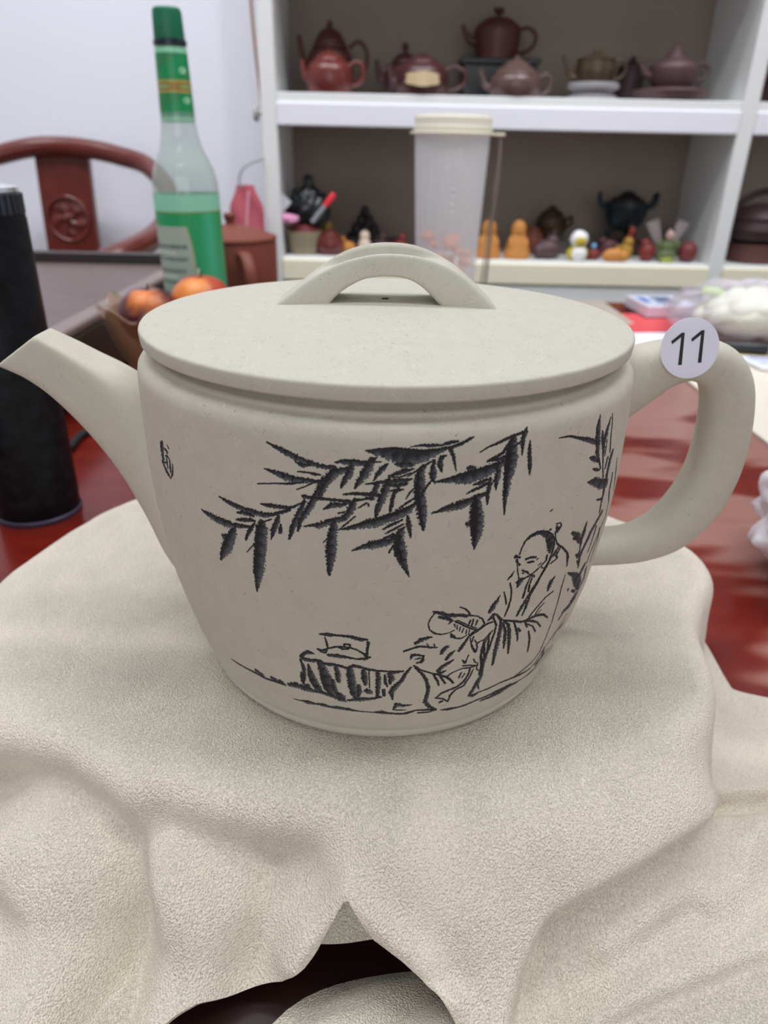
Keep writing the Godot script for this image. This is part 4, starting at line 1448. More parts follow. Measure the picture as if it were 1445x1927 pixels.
func make_mug() -> void:
	var t := thing("clay_mug", "large reddish brown clay mug with a conical lid, behind the green bottle", "mug", Vector3(-0.163, TABLE, -0.605))
	put("body", lathed([Vector2(0, 0), Vector2(0.040, 0), Vector2(0.0425, 0.002), Vector2(0.0445, 0.012), Vector2(0.0460, 0.045), Vector2(0.0462, 0.085), Vector2(0.0450, 0.088), Vector2(0.043, 0.088), Vector2(0.042, 0.02), Vector2(0, 0.015)], 56), M.red_clay, t)
	put("lid", lathed([Vector2(0, 0.0875), Vector2(0.0462, 0.0878), Vector2(0.0472, 0.0892), Vector2(0.0462, 0.0915), Vector2(0.032, 0.0962), Vector2(0.014, 0.1010), Vector2(0, 0.1022)], 56), M.red_clay, t)
	put("knob", lathed([Vector2(0.0, 0.100), Vector2(0.0050, 0.1012), Vector2(0.0042, 0.1045), Vector2(0.0056, 0.1075), Vector2(0.0062, 0.1105), Vector2(0.0050, 0.1128), Vector2(0, 0.1133)], 24), M.red_clay, t)
	var st := begin()
	var p := smooth([Vector3(0.018, 0.078, 0.0412), Vector3(0.024, 0.077, 0.052), Vector3(0.029, 0.066, 0.062), Vector3(0.030, 0.050, 0.064), Vector3(0.027, 0.034, 0.058), Vector3(0.020, 0.026, 0.042)], 6)
	var s := []
	for q in p:
		s.append(Vector2(0.0038, 0.0062))
	sweep(st, p, s, Vector3(0.9, 0, -0.42), 2.4, 14)
	put("handle", done(st), M.red_clay, t)

# the blush of a fruit: its skin turns from one colour to another round one side
func blush(mesh: ArrayMesh, skin: Color, cheek: Color, towards: Vector3) -> ArrayMesh:
	var md := MeshDataTool.new()
	md.create_from_surface(mesh, 0)
	var nz := FastNoiseLite.new()
	nz.frequency = 60.0
	for i in md.get_vertex_count():
		var v := md.get_vertex(i)
		var k := v.normalized().dot(towards.normalized()) + 0.25 * nz.get_noise_3dv(v)
		md.set_vertex_color(i, skin.lerp(cheek, smoothstep(0.62, 1.08, k)))
	var out := ArrayMesh.new()
	md.commit_to_surface(out)
	return out

func make_bowl() -> void:
	var t := thing("glass_bowl", "amber-tinted glass bowl with a scalloped rim, holding fruit behind the teapot spout", "bowl", Vector3(-0.157, TABLE, -0.36))
	var g := glass(rgb(172, 128, 92), 0.36, 0.03)
	var st := begin()
	var prof := [Vector2(0.022, 0.0), Vector2(0.026, 0.0005), Vector2(0.028, 0.004), Vector2(0.034, 0.018), Vector2(0.043, 0.036), Vector2(0.0475, 0.050), Vector2(0.0510, 0.060), Vector2(0.0535, 0.0665), Vector2(0.0545, 0.068), Vector2(0.0535, 0.0690), Vector2(0.0490, 0.060), Vector2(0.0450, 0.050), Vector2(0.040, 0.036), Vector2(0.031, 0.018), Vector2(0.024, 0.006), Vector2(0.0, 0.005)]
	var rows := []
	for i in prof.size():
		var q: Vector2 = prof[i]
		var row := PackedVector3Array()
		var k := smoothstep(0.03, 0.068, q.y)
		for j in 121:
			var f := TAU * (j % 120) / 120
			var w := cos(f * 10.0)
			var r := q.x * (1.0 + 0.045 * k * w)
			row.append(Vector3(r * sin(f), q.y + 0.0045 * k * k * w, r * cos(f)))
		rows.append(row)
	grid(st, rows, 0)
	put("bowl", done(st), g, t)
	put("foot", lathed([Vector2(0, 0.0), Vector2(0.0255, 0.0), Vector2(0.0265, 0.002), Vector2(0.0262, 0.004), Vector2(0, 0.0045)], 40), glass(rgb(226, 190, 110), 0.45, 0.05), t)
	var spots := [[Vector3(-0.174, 0.0165, -0.352), 0.0215, 0, "dark red nectarine with an orange cheek, left in the glass bowl", Color(0.085, 0.012, 0.022), Color(0.80, 0.22, 0.035), Vector3(0.15, 0.75, 0.62)], [Vector3(-0.1405, 0.0205, -0.374), 0.0235, 1, "orange nectarine in the glass bowl, beside the darker one", Color(0.50, 0.055, 0.018), Color(0.90, 0.30, 0.05), Vector3(-0.55, 0.62, 0.6)], [Vector3(-0.155, -0.012, -0.348), 0.018, 2, "yellow-orange plum low in the glass bowl under the nectarines", Color(0.55, 0.30, 0.03), Color(0.75, 0.45, 0.05), Vector3(0, 1, 0)]]
	for s in spots:
		var o := thing("nectarine" if s[2] < 2 else "plum", s[3], "fruit", s[0], 0.4 * s[2], "fruit in the glass bowl")
		st = begin()
		rows = []
		for i in 25:
			var la := -PI / 2 + PI * i / 24
			var row := PackedVector3Array()
			for j in 41:
				var lo := TAU * (j % 40) / 40
				var r: float = s[1] * (1.0 - 0.16 * exp(-pow((PI / 2 - la) / 0.28, 2.0)) - 0.05 * exp(-pow(wrapf(lo - 0.6, -PI, PI) / 0.16, 2.0)) * cos(la))
				row.append(Vector3(r * cos(la) * sin(lo), r * sin(la) * 0.95, r * cos(la) * cos(lo)))
			rows.append(row)
		grid(st, rows, 0)
		put("flesh", blush(done(st), s[4], s[5], s[6]), M.fruit, o)
		st = begin()
		tube(st, [Vector3(0, s[1] * 0.76, 0), Vector3(0.0006, s[1] * 0.9, 0), Vector3(0.0014, s[1] * 1.02, 0)], 0.0007, Vector3.RIGHT, 6)
		put("stem", done(st), mat(rgb(80, 56, 30), 0.8), o)

func make_container() -> void:
	var t := thing("plastic_jar", "tall frosted plastic storage jar with a cream screw lid, in front of the cabinet", "jar", Vector3(0.0690, TABLE, -0.74))
	var m := mat(rgb(240, 244, 246), 0.55)
	m.transparency = BaseMaterial3D.TRANSPARENCY_ALPHA
	m.albedo_color.a = 0.52
	m.cull_mode = BaseMaterial3D.CULL_DISABLED
	var body := [Vector2(0, 0.0005), Vector2(0.0330, 0.0), Vector2(0.0355, 0.002), Vector2(0.0365, 0.006), Vector2(0.0455, 0.190), Vector2(0.0455, 0.1935)]
	put("jar_body", lathed(body.map(func(p): return Vector2(p.x * 0.93, p.y)), 64), m, t).set_meta("label", "frosted translucent body")
	var ribs := begin()
	for k in 20:
		var f := TAU * k / 20
		var d := Vector3(sin(f), 0, cos(f))
		tube(ribs, [d * 0.0342 + Vector3(0, 0.008, 0), d * 0.0421 + Vector3(0, 0.186, 0)], 0.0005, d.cross(Vector3.UP), 6)
	put("rib", done(ribs), m, t).set_meta("kind", "stuff")
	var lm := mat(rgb(240, 236, 214), 0.5)
	lm.transparency = BaseMaterial3D.TRANSPARENCY_ALPHA
	lm.albedo_color.a = 0.7
	put("collar", lathed([Vector2(0.0424, 0.1890), Vector2(0.0478, 0.1893), Vector2(0.0485, 0.1905), Vector2(0.0478, 0.1920), Vector2(0.0424, 0.1925)], 56), lm, t)
	put("tab", boxed(Vector3(0.041, 0.1892, -0.006), Vector3(0.0590, 0.1920, 0.006), 0.0008), lm, t)
	put("lid", lathed([Vector2(0.0428, 0.1925), Vector2(0.0446, 0.1930), Vector2(0.0446, 0.1975), Vector2(0.0434, 0.1985), Vector2(0.0437, 0.2060), Vector2(0.0412, 0.2082), Vector2(0.036, 0.2084), Vector2(0.034, 0.2070), Vector2(0, 0.2070)], 56), lm, t).set_meta("label", "cream screw lid")
	# hanging grip strap
	var st := begin()
	var p := smooth([Vector3(0.0545, 0.188, 0.003), Vector3(0.0545, 0.166, 0.004), Vector3(0.0525, 0.12, 0.004), Vector3(0.0515, 0.07, 0.003), Vector3(0.050, 0.024, 0.002), Vector3(0.048, 0.003, 0.003)], 6)
	var s := []
	for i in p.size():
		s.append(Vector2(0.0016 + 0.0012 * exp(-pow((i - 10) / 3.0, 2.0)), 0.0012))
	sweep(st, p, s, Vector3.BACK, 2.0, 8)
	put("strap", done(st), mat(rgb(120, 110, 98), 0.7), t)
	st = begin()
	p = smooth([Vector3(0.0555, 0.150, -0.004), Vector3(0.0500, 0.10, -0.006), Vector3(0.0440, 0.05, 0.020), Vector3(0.0405, 0.003, 0.022)], 6)
	tube(st, p, 0.0011, Vector3.BACK, 6)
	put("strap", done(st), mat(rgb(112, 104, 94), 0.7), t)
	var o := thing("snack_pile", "blurred peach-coloured contents at the bottom of the frosted jar", "food", Vector3(0.0690, TABLE + 0.003, -0.74))
	o.set_meta("kind", "stuff")
	st = begin()
	var rng := RandomNumberGenerator.new()
	rng.seed = 8
	for k in 26:
		var f := rng.randf() * TAU
		var r := sqrt(rng.randf()) * 0.0262
		lump(st, Vector3(r * sin(f), 0.006 + 0.076 * k / 26.0, r * cos(f)), Vector3(0.0075, 0.0055, 0.0065) * rng.randf_range(0.8, 1.2), 0.2, 1.5, k, 12)
	put("pieces", done(st), mat(rgb(240, 148, 86), 0.7), o)
	# raised mark moulded in the wall of the jar
	st = begin()
	var ring := []
	for j in 25:
		var f := TAU * j / 24
		ring.append(Vector3(0.0065 * sin(f) - 0.001, 0.150 + 0.0085 * cos(f), 0.0404 + 0.0004 * cos(f)))
	tube(st, ring, 0.0007, Vector3.BACK, 6)
	for k in 4:
		tube(st, [Vector3(-0.003 + 0.001 * (k % 2), 0.136 - k * 0.008, 0.0402 - 0.0004 * k), Vector3(0.002, 0.134 - k * 0.008, 0.0401 - 0.0004 * k)], 0.0009, Vector3.BACK, 6)
	put("moulded_mark", done(st), m, t)

func make_right_side() -> void:
	# cream sheet on the right of the table
	var st := begin()
	var rows := []
	var nz := FastNoiseLite.new()
	nz.seed = 3
	nz.frequency = 6.0
	for i in 15:
		var row := PackedVector3Array()
		for j in 15:
			var x := lerpf(0.257, 0.62, j / 14.0)
			var z := lerpf(-0.20, -0.56, i / 14.0)
			row.append(Vector3(x, TABLE + 0.0012 + 0.0007 * (nz.get_noise_2d(x, z) + 1.0), z))
		rows.append(row)
	grid(st, rows, 0)
	var under := []
	for row in rows:
		var r := PackedVector3Array()
		for p in row:
			r.append(Vector3(p.x, TABLE + 0.0002, p.z))
		under.append(r)
	grid(st, under, 1, true)
	tag(put("paper_sheet", done(st), M.cream_paper, self), "large cream sheet of paper on the right of the red table, behind the teapot handle", "paper")
	# coloured leaflet with pale print
	var im := Image.create(256, 192, false, Image.FORMAT_RGB8)
	im.fill(rgb(236, 238, 242))
	im.fill_rect(Rect2i(0, 20, 256, 60), rgb(232, 206, 70))
	im.fill_rect(Rect2i(20, 88, 200, 8), rgb(70, 96, 170))
	im.fill_rect(Rect2i(20, 104, 160, 6), rgb(90, 110, 176))
	im.fill_rect(Rect2i(20, 130, 210, 10), rgb(150, 160, 200))
	im.fill_rect(Rect2i(40, 34, 90, 24), rgb(110, 120, 60))
	var lm := mat(Color.WHITE, 0.4)
	lm.albedo_texture = ImageTexture.create_from_image(im)
	st = begin()
	var y := TABLE + 0.0036
	grid(st, [PackedVector3Array([Vector3(0.335, y, -0.455), Vector3(0.50, y, -0.43)]), PackedVector3Array([Vector3(0.325, y, -0.545), Vector3(0.49, y, -0.52)])], 0)
	grid(st, [PackedVector3Array([Vector3(0.335, y - 0.0006, -0.455), Vector3(0.50, y - 0.0006, -0.43)]), PackedVector3Array([Vector3(0.335, y, -0.455), Vector3(0.50, y, -0.43)])], 1, true)
	tag(put("leaflet", done(st), lm, self), "yellow and blue printed leaflet lying on the cream sheet", "leaflet")
	# marker pen
	var t := thing("marker_pen", "black marker pen with a white barrel end lying on the printed leaflet", "pen", Vector3(0.345, TABLE + 0.0092, -0.512))
	t.rotation.y = -0.22
	st = begin()
	lathe(st, [Vector2(0, -0.022), Vector2(0.0042, -0.0215), Vector2(0.0052, -0.018), Vector2(0.0055, 0.018), Vector2(0.0048, 0.020), Vector2(0, 0.020)], 20)
	put("cap", done(st), mat(rgb(24, 26, 28), 0.35), t).rotation.z = -PI / 2
	st = begin()
	lathe(st, [Vector2(0, 0.019), Vector2(0.0044, 0.0195), Vector2(0.0046, 0.090), Vector2(0.0040, 0.093), Vector2(0, 0.0935)], 20)
	put("barrel", done(st), mat(rgb(196, 206, 220), 0.35), t).rotation.z = -PI / 2
	# red envelope and a white slip
	st = begin()
	box(st, Vector3(-0.045, 0, -0.045), Vector3(0.045, 0.0016, 0.045), 0.0004)
	var o := put("red_packet", done(st), mat(rgb(228, 84, 88), 0.45), self)
	o.position = Vector3(0.300, TABLE + 0.0014, -0.655)
	o.rotation.y = 0.18
	tag(o, "flat bright red paper packet on the table in front of the blue and white box", "packet")
	st = begin()
	box(st, Vector3(-0.05, 0, -0.028), Vector3(0.05, 0.0007, 0.028), 0.0002)
	o = put("paper_slip", done(st), mat(rgb(232, 236, 244), 0.6), self)
	o.position = Vector3(0.262, TABLE + 0.0004, -0.578)
	o.rotation.y = 0.1
	tag(o, "small white paper slip between the red packet and the teapot lid", "paper")
	# beige board behind the lid
	st = begin()
	box(st, Vector3(0.12, TABLE + 0.0002, -0.772), Vector3(0.278, TABLE + 0.004, -0.64), 0.001)
	tag(put("board", done(st), mat(rgb(178, 168, 152), 0.6), self), "thin beige-grey board on the table just behind the teapot lid", "board")
	# small printed box
	t = thing("carton", "small blue and white printed carton at the back of the red table", "carton", Vector3(0.330, TABLE, -0.712), 0.06)
	put("body", boxed(Vector3(-0.031, 0, -0.036), Vector3(0.031, 0.017, 0.036), 0.0012), mat(rgb(222, 214, 228), 0.5), t)
	var im2 := Image.create(128, 128, false, Image.FORMAT_RGB8)
	im2.fill(rgb(214, 222, 238))
	im2.fill_rect(Rect2i(8, 30, 20, 60), rgb(70, 112, 196))
	im2.fill_rect(Rect2i(44, 20, 56, 70), rgb(128, 142, 168))
	im2.fill_rect(Rect2i(52, 40, 28, 32), rgb(92, 104, 130))
	im2.fill_rect(Rect2i(98, 40, 16, 44), rgb(226, 222, 150))
	im2.fill_rect(Rect2i(30, 96, 70, 12), rgb(120, 150, 210))
	var cm := mat(Color.WHITE, 0.35)
	cm.albedo_texture = ImageTexture.create_from_image(im2)
	st = begin()
	grid(st, [PackedVector3Array([Vector3(-0.0295, 0.01715, 0.0345), Vector3(0.0295, 0.01715, 0.0345)]), PackedVector3Array([Vector3(-0.0295, 0.01715, -0.0345), Vector3(0.0295, 0.01715, -0.0345)])], 0)
	put("printed_top", done(st), cm, t)
	put("stripe", boxed(Vector3(-0.0312, 0.0012, -0.034), Vector3(0.0312, 0.0045, 0.0364), 0.0003), mat(rgb(60, 62, 84), 0.5), t)
	# bag of pale vegetables
	t = thing("bag_of_buds", "clear plastic bag full of pale green-white vegetables at the back right of the table", "bag", Vector3(0.398, TABLE, -0.612))
	st = begin()
	var rng := RandomNumberGenerator.new()
	rng.seed = 21
	lump(st, Vector3(0, 0.022, 0), Vector3(0.060, 0.024, 0.046), 0.25, 1.2, 4, 28, 0.002)
	for k in 60:
		var f := rng.randf() * TAU
		var e := sqrt(rng.randf())
		var p := Vector3(0.060 * e * sin(f), 0.010 + 0.034 * sqrt(maxf(0.0, 1.0 - e * e)) * rng.randf_range(0.75, 1.0), 0.046 * e * cos(f))
		lump(st, p, Vector3(0.011, 0.009, 0.010) * rng.randf_range(0.7, 1.2), 0.3, 1.6, k + 50, 12, 0.001)
	put("contents", done(st), M.buds, t).set_meta("kind", "stuff")
	var film := mat(rgb(240, 232, 246), 0.3)
	film.transparency = BaseMaterial3D.TRANSPARENCY_ALPHA
	film.albedo_color.a = 0.30
	film.cull_mode = BaseMaterial3D.CULL_DISABLED
	put("film", lumped(Vector3(-0.006, 0.025, 0), Vector3(0.080, 0.029, 0.060), 0.26, 2.2, 14, 40, 0.0008, true), film, t).set_meta("label", "thin crinkled clear film")
	st = begin()
	lump(st, Vector3(-0.045, 0.042, -0.02), Vector3(0.014, 0.004, 0.010), 0.5, 2.0, 7, 14)
	put("green_leaf", done(st), mat(rgb(190, 220, 130), 0.6), t)
	# crumpled white bag at the right edge
	var wb := mat(rgb(240, 238, 244), 0.35)
	wb.backlight_enabled = true
	wb.backlight = Color(0.25, 0.25, 0.27)
	t = thing("plastic_bag", "crumpled white plastic bag at the right edge of the red table", "bag", Vector3(0.2185, TABLE, -0.104))
	put("bag_body", lumped(Vector3(0, 0.031, 0), Vector3(0.050, 0.036, 0.046), 0.26, 1.5, 33, 80, 0.0006), wb, t)
	put("bag_knot", lumped(Vector3(0.01, 0.066, -0.006), Vector3(0.014, 0.016, 0.010), 0.3, 2.0, 35, 24, -9.0, true), wb, t)

func make_pouch() -> void:
	var t := thing("pink_pouch", "pink translucent plastic pouch hanging beside the cabinet, above the clay mug", "pouch", Vector3(-0.2135, 0.0, -0.975))
	var m := mat(rgb(192, 84, 98), 0.35)
	m.transparency = BaseMaterial3D.TRANSPARENCY_ALPHA
	m.albedo_color.a = 0.82
	var st := begin()
	var rows := []
	for i in 13:
		var v := i / 12.0
		var w := lerpf(0.0255, 0.013, smoothstep(0.55, 1.0, v))
		var row := PackedVector3Array()
		for j in 29:
			var f := TAU * (j % 28) / 28
			row.append(Vector3(w * sin(f), lerpf(0.002, 0.078, v), 0.008 * (1.0 - v * 0.8) * cos(f) + 0.0012 * sin(f * 3.0 + v * 7.0)))
		rows.append(row)
	grid(st, rows, 0)
	put("pouch_body", done(st), m, t)
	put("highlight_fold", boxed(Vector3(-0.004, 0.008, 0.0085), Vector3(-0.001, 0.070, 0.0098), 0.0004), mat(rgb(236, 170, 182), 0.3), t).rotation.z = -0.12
	st = begin()
	tube(st, smooth([Vector3(-0.006, 0.074, 0.002), Vector3(-0.008, 0.086, 0.002), Vector3(-0.001, 0.100, 0.001), Vector3(0.012, 0.108, -0.004), Vector3(0.022, 0.112, -0.02), Vector3(0.0245, 0.113, -0.03)], 6), 0.0016, Vector3.BACK, 8)
	put("hanger", done(st), mat(rgb(150, 150, 154), 0.4), t)

# ---------------------------------------------------------------- small pots on the shelves
# prof: body outline in units of (radius, height); all sizes in metres
func small_pot(label: String, at: Vector3, r: float, h: float, prof: Array, lid: Array, knob: Array, m: Material, spout: Array, handle: Array, thick := 0.0042, turn := 0.0, group := "clay teapots on the upper shelf") -> Node3D:
	var t := thing("small_teapot", label, "teapot", at, turn, group)
	var p := []
	for q in smooth(prof, 4):
		p.append(Vector2(q.x * r, q.y * h))
	put("body", lathed(p, 40), m, t)
	p = []
	for q in smooth(lid, 4):
		p.append(Vector2(q.x * r, q.y * h))
	var lid_node := put("lid", lathed(p, 36), m, t)
	p = []
	for q in smooth(knob, 3):
		p.append(Vector2(q.x * r, q.y * h))
	put("knob", lathed(p, 20), m, lid_node)
	var st := begin()
	var c := smooth(spout, 5)
	var s := []
	for i in c.size():
		var k := lerpf(thick * 1.9, thick * 0.85, sqrt(i / float(c.size() - 1)))
		s.append(Vector2(k, k))
	sweep(st, c, s, Vector3.BACK, 2.0, 14)
	put("spout", done(st), m, t)
	st = begin()
	c = smooth(handle, 5)
	s = []
	for i in c.size():
		s.append(Vector2(thick * 0.72, thick * 0.85))
	sweep(st, c, s, Vector3.BACK, 2.0, 12)
	put("handle", done(st), m, t)
	return t

func ear(r: float, y0: float, y1: float, out: float) -> Array:
	return [Vector3(r * 0.86, y1, 0), Vector3(r + out * 0.45, y1 + (y1 - y0) * 0.22, 0), Vector3(r + out, y1 - (y1 - y0) * 0.12, 0), Vector3(r + out * 0.92, lerpf(y0, y1, 0.35), 0), Vector3(r + out * 0.4, y0, 0), Vector3(r * 0.84, y0 - 0.002, 0)]

func beak(r: float, y0: float, tip: Vector2) -> Array:
	return [Vector3(-r * 0.8, y0, 0), Vector3(-r - (-tip.x - r) * 0.35, lerpf(y0, tip.y, 0.18), 0), Vector3(lerpf(-r, tip.x, 0.72), lerpf(y0, tip.y, 0.55), 0), Vector3(tip.x, tip.y, 0)]

func make_shelf_pots() -> void:
	var round_body := [Vector2(0, 0), Vector2(0.62, 0), Vector2(0.80, 0.08), Vector2(1.0, 0.42), Vector2(0.94, 0.75), Vector2(0.62, 0.98), Vector2(0.5, 1.0)]
	var tall_body := [Vector2(0, 0), Vector2(0.72, 0), Vector2(0.86, 0.06), Vector2(0.98, 0.45), Vector2(1.0, 0.7), Vector2(0.86, 0.92), Vector2(0.66, 1.0)]
	var low_body := [Vector2(0, 0), Vector2(0.78, 0), Vector2(0.92, 0.12), Vector2(1.0, 0.45), Vector2(0.93, 0.8), Vector2(0.7, 1.0), Vector2(0.6, 1.0)]
	var dome := [Vector2(0.62, 0.98), Vector2(0.60, 1.06), Vector2(0.42, 1.2), Vector2(0.16, 1.28), Vector2(0, 1.29)]
	var cone := [Vector2(0.86, 0.90), Vector2(0.74, 1.06), Vector2(0.46, 1.32), Vector2(0.2, 1.5), Vector2(0, 1.52)]
	var ball := [Vector2(0, 1.24), Vector2(0.1, 1.28), Vector2(0.09, 1.34), Vector2(0.17, 1.42), Vector2(0.15, 1.52), Vector2(0, 1.58)]
	var tip := [Vector2(0, 1.46), Vector2(0.09, 1.49), Vector2(0.12, 1.56), Vector2(0.07, 1.64), Vector2(0, 1.66)]
	var a := SHELF_A
	small_pot("glossy red-brown teapot at the front left end of the upper shelf", Vector3(-0.092, a, -1.035), 0.034, 0.041, low_body, dome, [Vector2(0, 1.24), Vector2(0.1, 1.27), Vector2(0.14, 1.34), Vector2(0, 1.40)], M.red_glaze, beak(0.033, 0.018, Vector2(-0.040, 0.043)), ear(0.033, 0.012, 0.036, 0.016))
	small_pot("tall reddish teapot with a stepped lid, behind the glossy red-brown one", Vector3(-0.097, a, -1.115), 0.036, 0.064, tall_body, [Vector2(0.70, 0.98), Vector2(0.76, 1.03), Vector2(0.70, 1.08), Vector2(0.60, 1.2), Vector2(0.34, 1.38), Vector2(0, 1.42)], [Vector2(0, 1.38), Vector2(0.12, 1.41), Vector2(0.14, 1.48), Vector2(0.08, 1.56), Vector2(0, 1.60)], M.red_brown, beak(0.035, 0.030, Vector2(-0.047, 0.082)), ear(0.034, 0.026, 0.066, 0.022))
	var d1 := small_pot("wide maroon teapot with a painted-in cream glare patch on the upper shelf", Vector3(0.042, a, -1.035), 0.038, 0.040, low_body, dome, [Vector2(0, 1.24), Vector2(0.12, 1.26), Vector2(0.16, 1.32), Vector2(0, 1.36)], M.maroon, beak(0.038, 0.014, Vector2(-0.049, 0.040)), ear(0.037, 0.008, 0.032, 0.026))
	var st := begin()
	var pr := []
	for i in 9:
		var v := i / 8.0
		var row := PackedVector3Array()
		var half := 0.72 * sqrt(maxf(0.02, 1.0 - pow(v * 2.0 - 1.0, 2.0))) * (1.0 + 0.14 * sin(v * 9.0))
		for k in 13:
			var f := lerpf(-half, half, k / 12.0)
			row.append(Vector3(0.0388 * sin(f), lerpf(0.010, 0.029, v), 0.0388 * cos(f)))
		pr.append(row)
	grid(st, pr, 0)  # cream patch on the body stands in for a glare highlight
	put("glare_patch", done(st), M.cream_glare, d1).set_meta("label", "cream patch standing in for a glare highlight")
	small_pot("maroon teapot with a lumpy lid, behind the pot with the cream glare patch", Vector3(0.018, a, -1.115), 0.032, 0.048, round_body, dome, ball, M.maroon, beak(0.031, 0.020, Vector2(-0.044, 0.052)), ear(0.031, 0.016, 0.040, 0.016))
	# pot on a black box
	var t := thing("pot_stand", "black lacquered box stand carrying a red teapot at the back of the upper shelf", "stand", Vector3(0.162, a, -1.125))
	put("box_body", boxed(Vector3(-0.056, 0.006, -0.030), Vector3(0.056, 0.048, 0.030), 0.002), M.black_lacquer, t)
	put("box_top", boxed(Vector3(-0.061, 0.048, -0.034), Vector3(0.061, 0.056, 0.034), 0.002), M.black_lacquer, t)
	for sx in [-1, 1]:
		put("foot", boxed(Vector3(sx * 0.045 - 0.01, 0, -0.028), Vector3(sx * 0.045 + 0.01, 0.007, 0.028), 0.001), M.black_lacquer, t)
	var pp := small_pot("round red teapot with a sprig-shaped knob, standing on the black box", Vector3(0.157, a + 0.056, -1.12), 0.035, 0.046, [Vector2(0, 0), Vector2(0.82, 0), Vector2(0.90, 0.05), Vector2(0.98, 0.5), Vector2(1.0, 0.8), Vector2(0.86, 0.97), Vector2(0.6, 1.02)], [Vector2(0.8, 0.98), Vector2(0.66, 1.08), Vector2(0.4, 1.16), Vector2(0, 1.19)], [Vector2(0, 1.15), Vector2(0.12, 1.19), Vector2(0.1, 1.28), Vector2(0, 1.32)], M.red_brown, beak(0.034, 0.020, Vector2(-0.054, 0.044)), ear(0.034, 0.010, 0.036, 0.024))
	st = begin()
	for k in 4:
		var f := TAU * k / 4 + 0.4
		lump(st, Vector3(0.0055 * sin(f), 0.0625, 0.0055 * cos(f)), Vector3(0.0034, 0.0040, 0.0034), 0.3, 2.0, k, 10)
	put("sprig", done(st), M.red_brown, pp)
	small_pot("brown teapot with a pointed lid and pale band, in front of the black box", Vector3(0.178, a, -1.035), 0.038, 0.032, low_body, cone, tip, M.brown_glaze, beak(0.037, 0.010, Vector2(-0.052, 0.036)), ear(0.037, 0.006, 0.026, 0.014), 0.0036)
	# pot on a pale pedestal
	t = thing("pedestal", "low pale grey pedestal under the bronze-coloured teapot", "stand", Vector3(0.294, a, -1.045))
	put("foot", lathed([Vector2(0, 0), Vector2(0.036, 0), Vector2(0.0365, 0.004), Vector2(0.030, 0.007)], 36), M.pale_stone, t)
	put("plate", lathed([Vector2(0.026, 0.005), Vector2(0.030, 0.012), Vector2(0.037, 0.015), Vector2(0.037, 0.020), Vector2(0.035, 0.0215), Vector2(0, 0.0215)], 36), M.pale_stone, t)
	small_pot("bronze-brown teapot with a tall thin spout on the pale pedestal", Vector3(0.294, a + 0.0215, -1.045), 0.0285, 0.030, [Vector2(0, 0), Vector2(0.7, 0), Vector2(0.9, 0.15), Vector2(1.0, 0.5), Vector2(0.95, 0.9), Vector2(0.98, 1.0), Vector2(0.7, 1.03)], [Vector2(0.86, 1.0), Vector2(0.6, 1.14), Vector2(0.3, 1.24), Vector2(0, 1.28)], [Vector2(0, 1.24), Vector2(0.2, 1.28), Vector2(0.16, 1.4), Vector2(0, 1.46)], M.bronze, [Vector3(-0.024, 0.006, 0), Vector3(-0.036, 0.009, 0), Vector3(-0.041, 0.020, 0), Vector3(-0.049, 0.034, 0)], ear(0.0275, 0.006, 0.025, 0.016), 0.0030)
	# pot on a low tray
	t = thing("pot_tray", "low purplish clay tray under the teapot at the right end of the upper shelf", "tray", Vector3(0.411, a, -1.055))
	put("dish", lathed([Vector2(0, 0.002), Vector2(0.046, 0.0), Vector2(0.052, 0.003), Vector2(0.056, 0.013), Vector2(0.054, 0.015), Vector2(0.050, 0.012), Vector2(0, 0.011)], 40), M.purple_clay, t)
	put("inner_rim", lathed([Vector2(0.034, 0.010), Vector2(0.037, 0.0165), Vector2(0.034, 0.018), Vector2(0, 0.0175)], 36), M.purple_clay, t)
	small_pot("purplish teapot with a peaked lid on the purplish clay tray", Vector3(0.411, a + 0.018, -1.055), 0.034, 0.034, [Vector2(0, 0), Vector2(0.66, 0), Vector2(0.86, 0.14), Vector2(1.0, 0.6), Vector2(0.97, 0.82), Vector2(0.78, 0.98), Vector2(0.6, 1.0)], [Vector2(0.72, 0.96), Vector2(0.5, 1.12), Vector2(0.3, 1.4), Vector2(0.12, 1.6), Vector2(0, 1.62)], [Vector2(0, 1.58), Vector2(0.07, 1.6), Vector2(0.08, 1.66), Vector2(0, 1.7)], M.purple_clay, beak(0.033, 0.014, Vector2(-0.050, 0.032)), ear(0.033, 0.010, 0.028, 0.018), 0.0036)
	t = thing("cup", "dark lidded cup behind the spout of the purplish teapot", "cup", Vector3(0.372, a + 0.0002, -1.135))
	put("body", lathed([Vector2(0, 0), Vector2(0.016, 0), Vector2(0.020, 0.004), Vector2(0.021, 0.045), Vector2(0.020, 0.047), Vector2(0, 0.047)], 32), M.dark_clay, t)
	put("lid", lathed([Vector2(0, 0.046), Vector2(0.0215, 0.047), Vector2(0.020, 0.052), Vector2(0.006, 0.058), Vector2(0.004, 0.064), Vector2(0, 0.066)], 32), M.dark_clay, t)
	t = thing("vase", "dark red clay vase in the right-hand compartment of the upper shelf", "vase", Vector3(0.585, a, -1.05))
	put("body", lathed([Vector2(0, 0), Vector2(0.026, 0), Vector2(0.036, 0.012), Vector2(0.042, 0.034), Vector2(0.038, 0.056), Vector2(0.020, 0.070), Vector2(0.018, 0.080), Vector2(0.022, 0.084), Vector2(0.019, 0.084), Vector2(0.014, 0.07), Vector2(0, 0.07)], 36), M.red_brown, t)

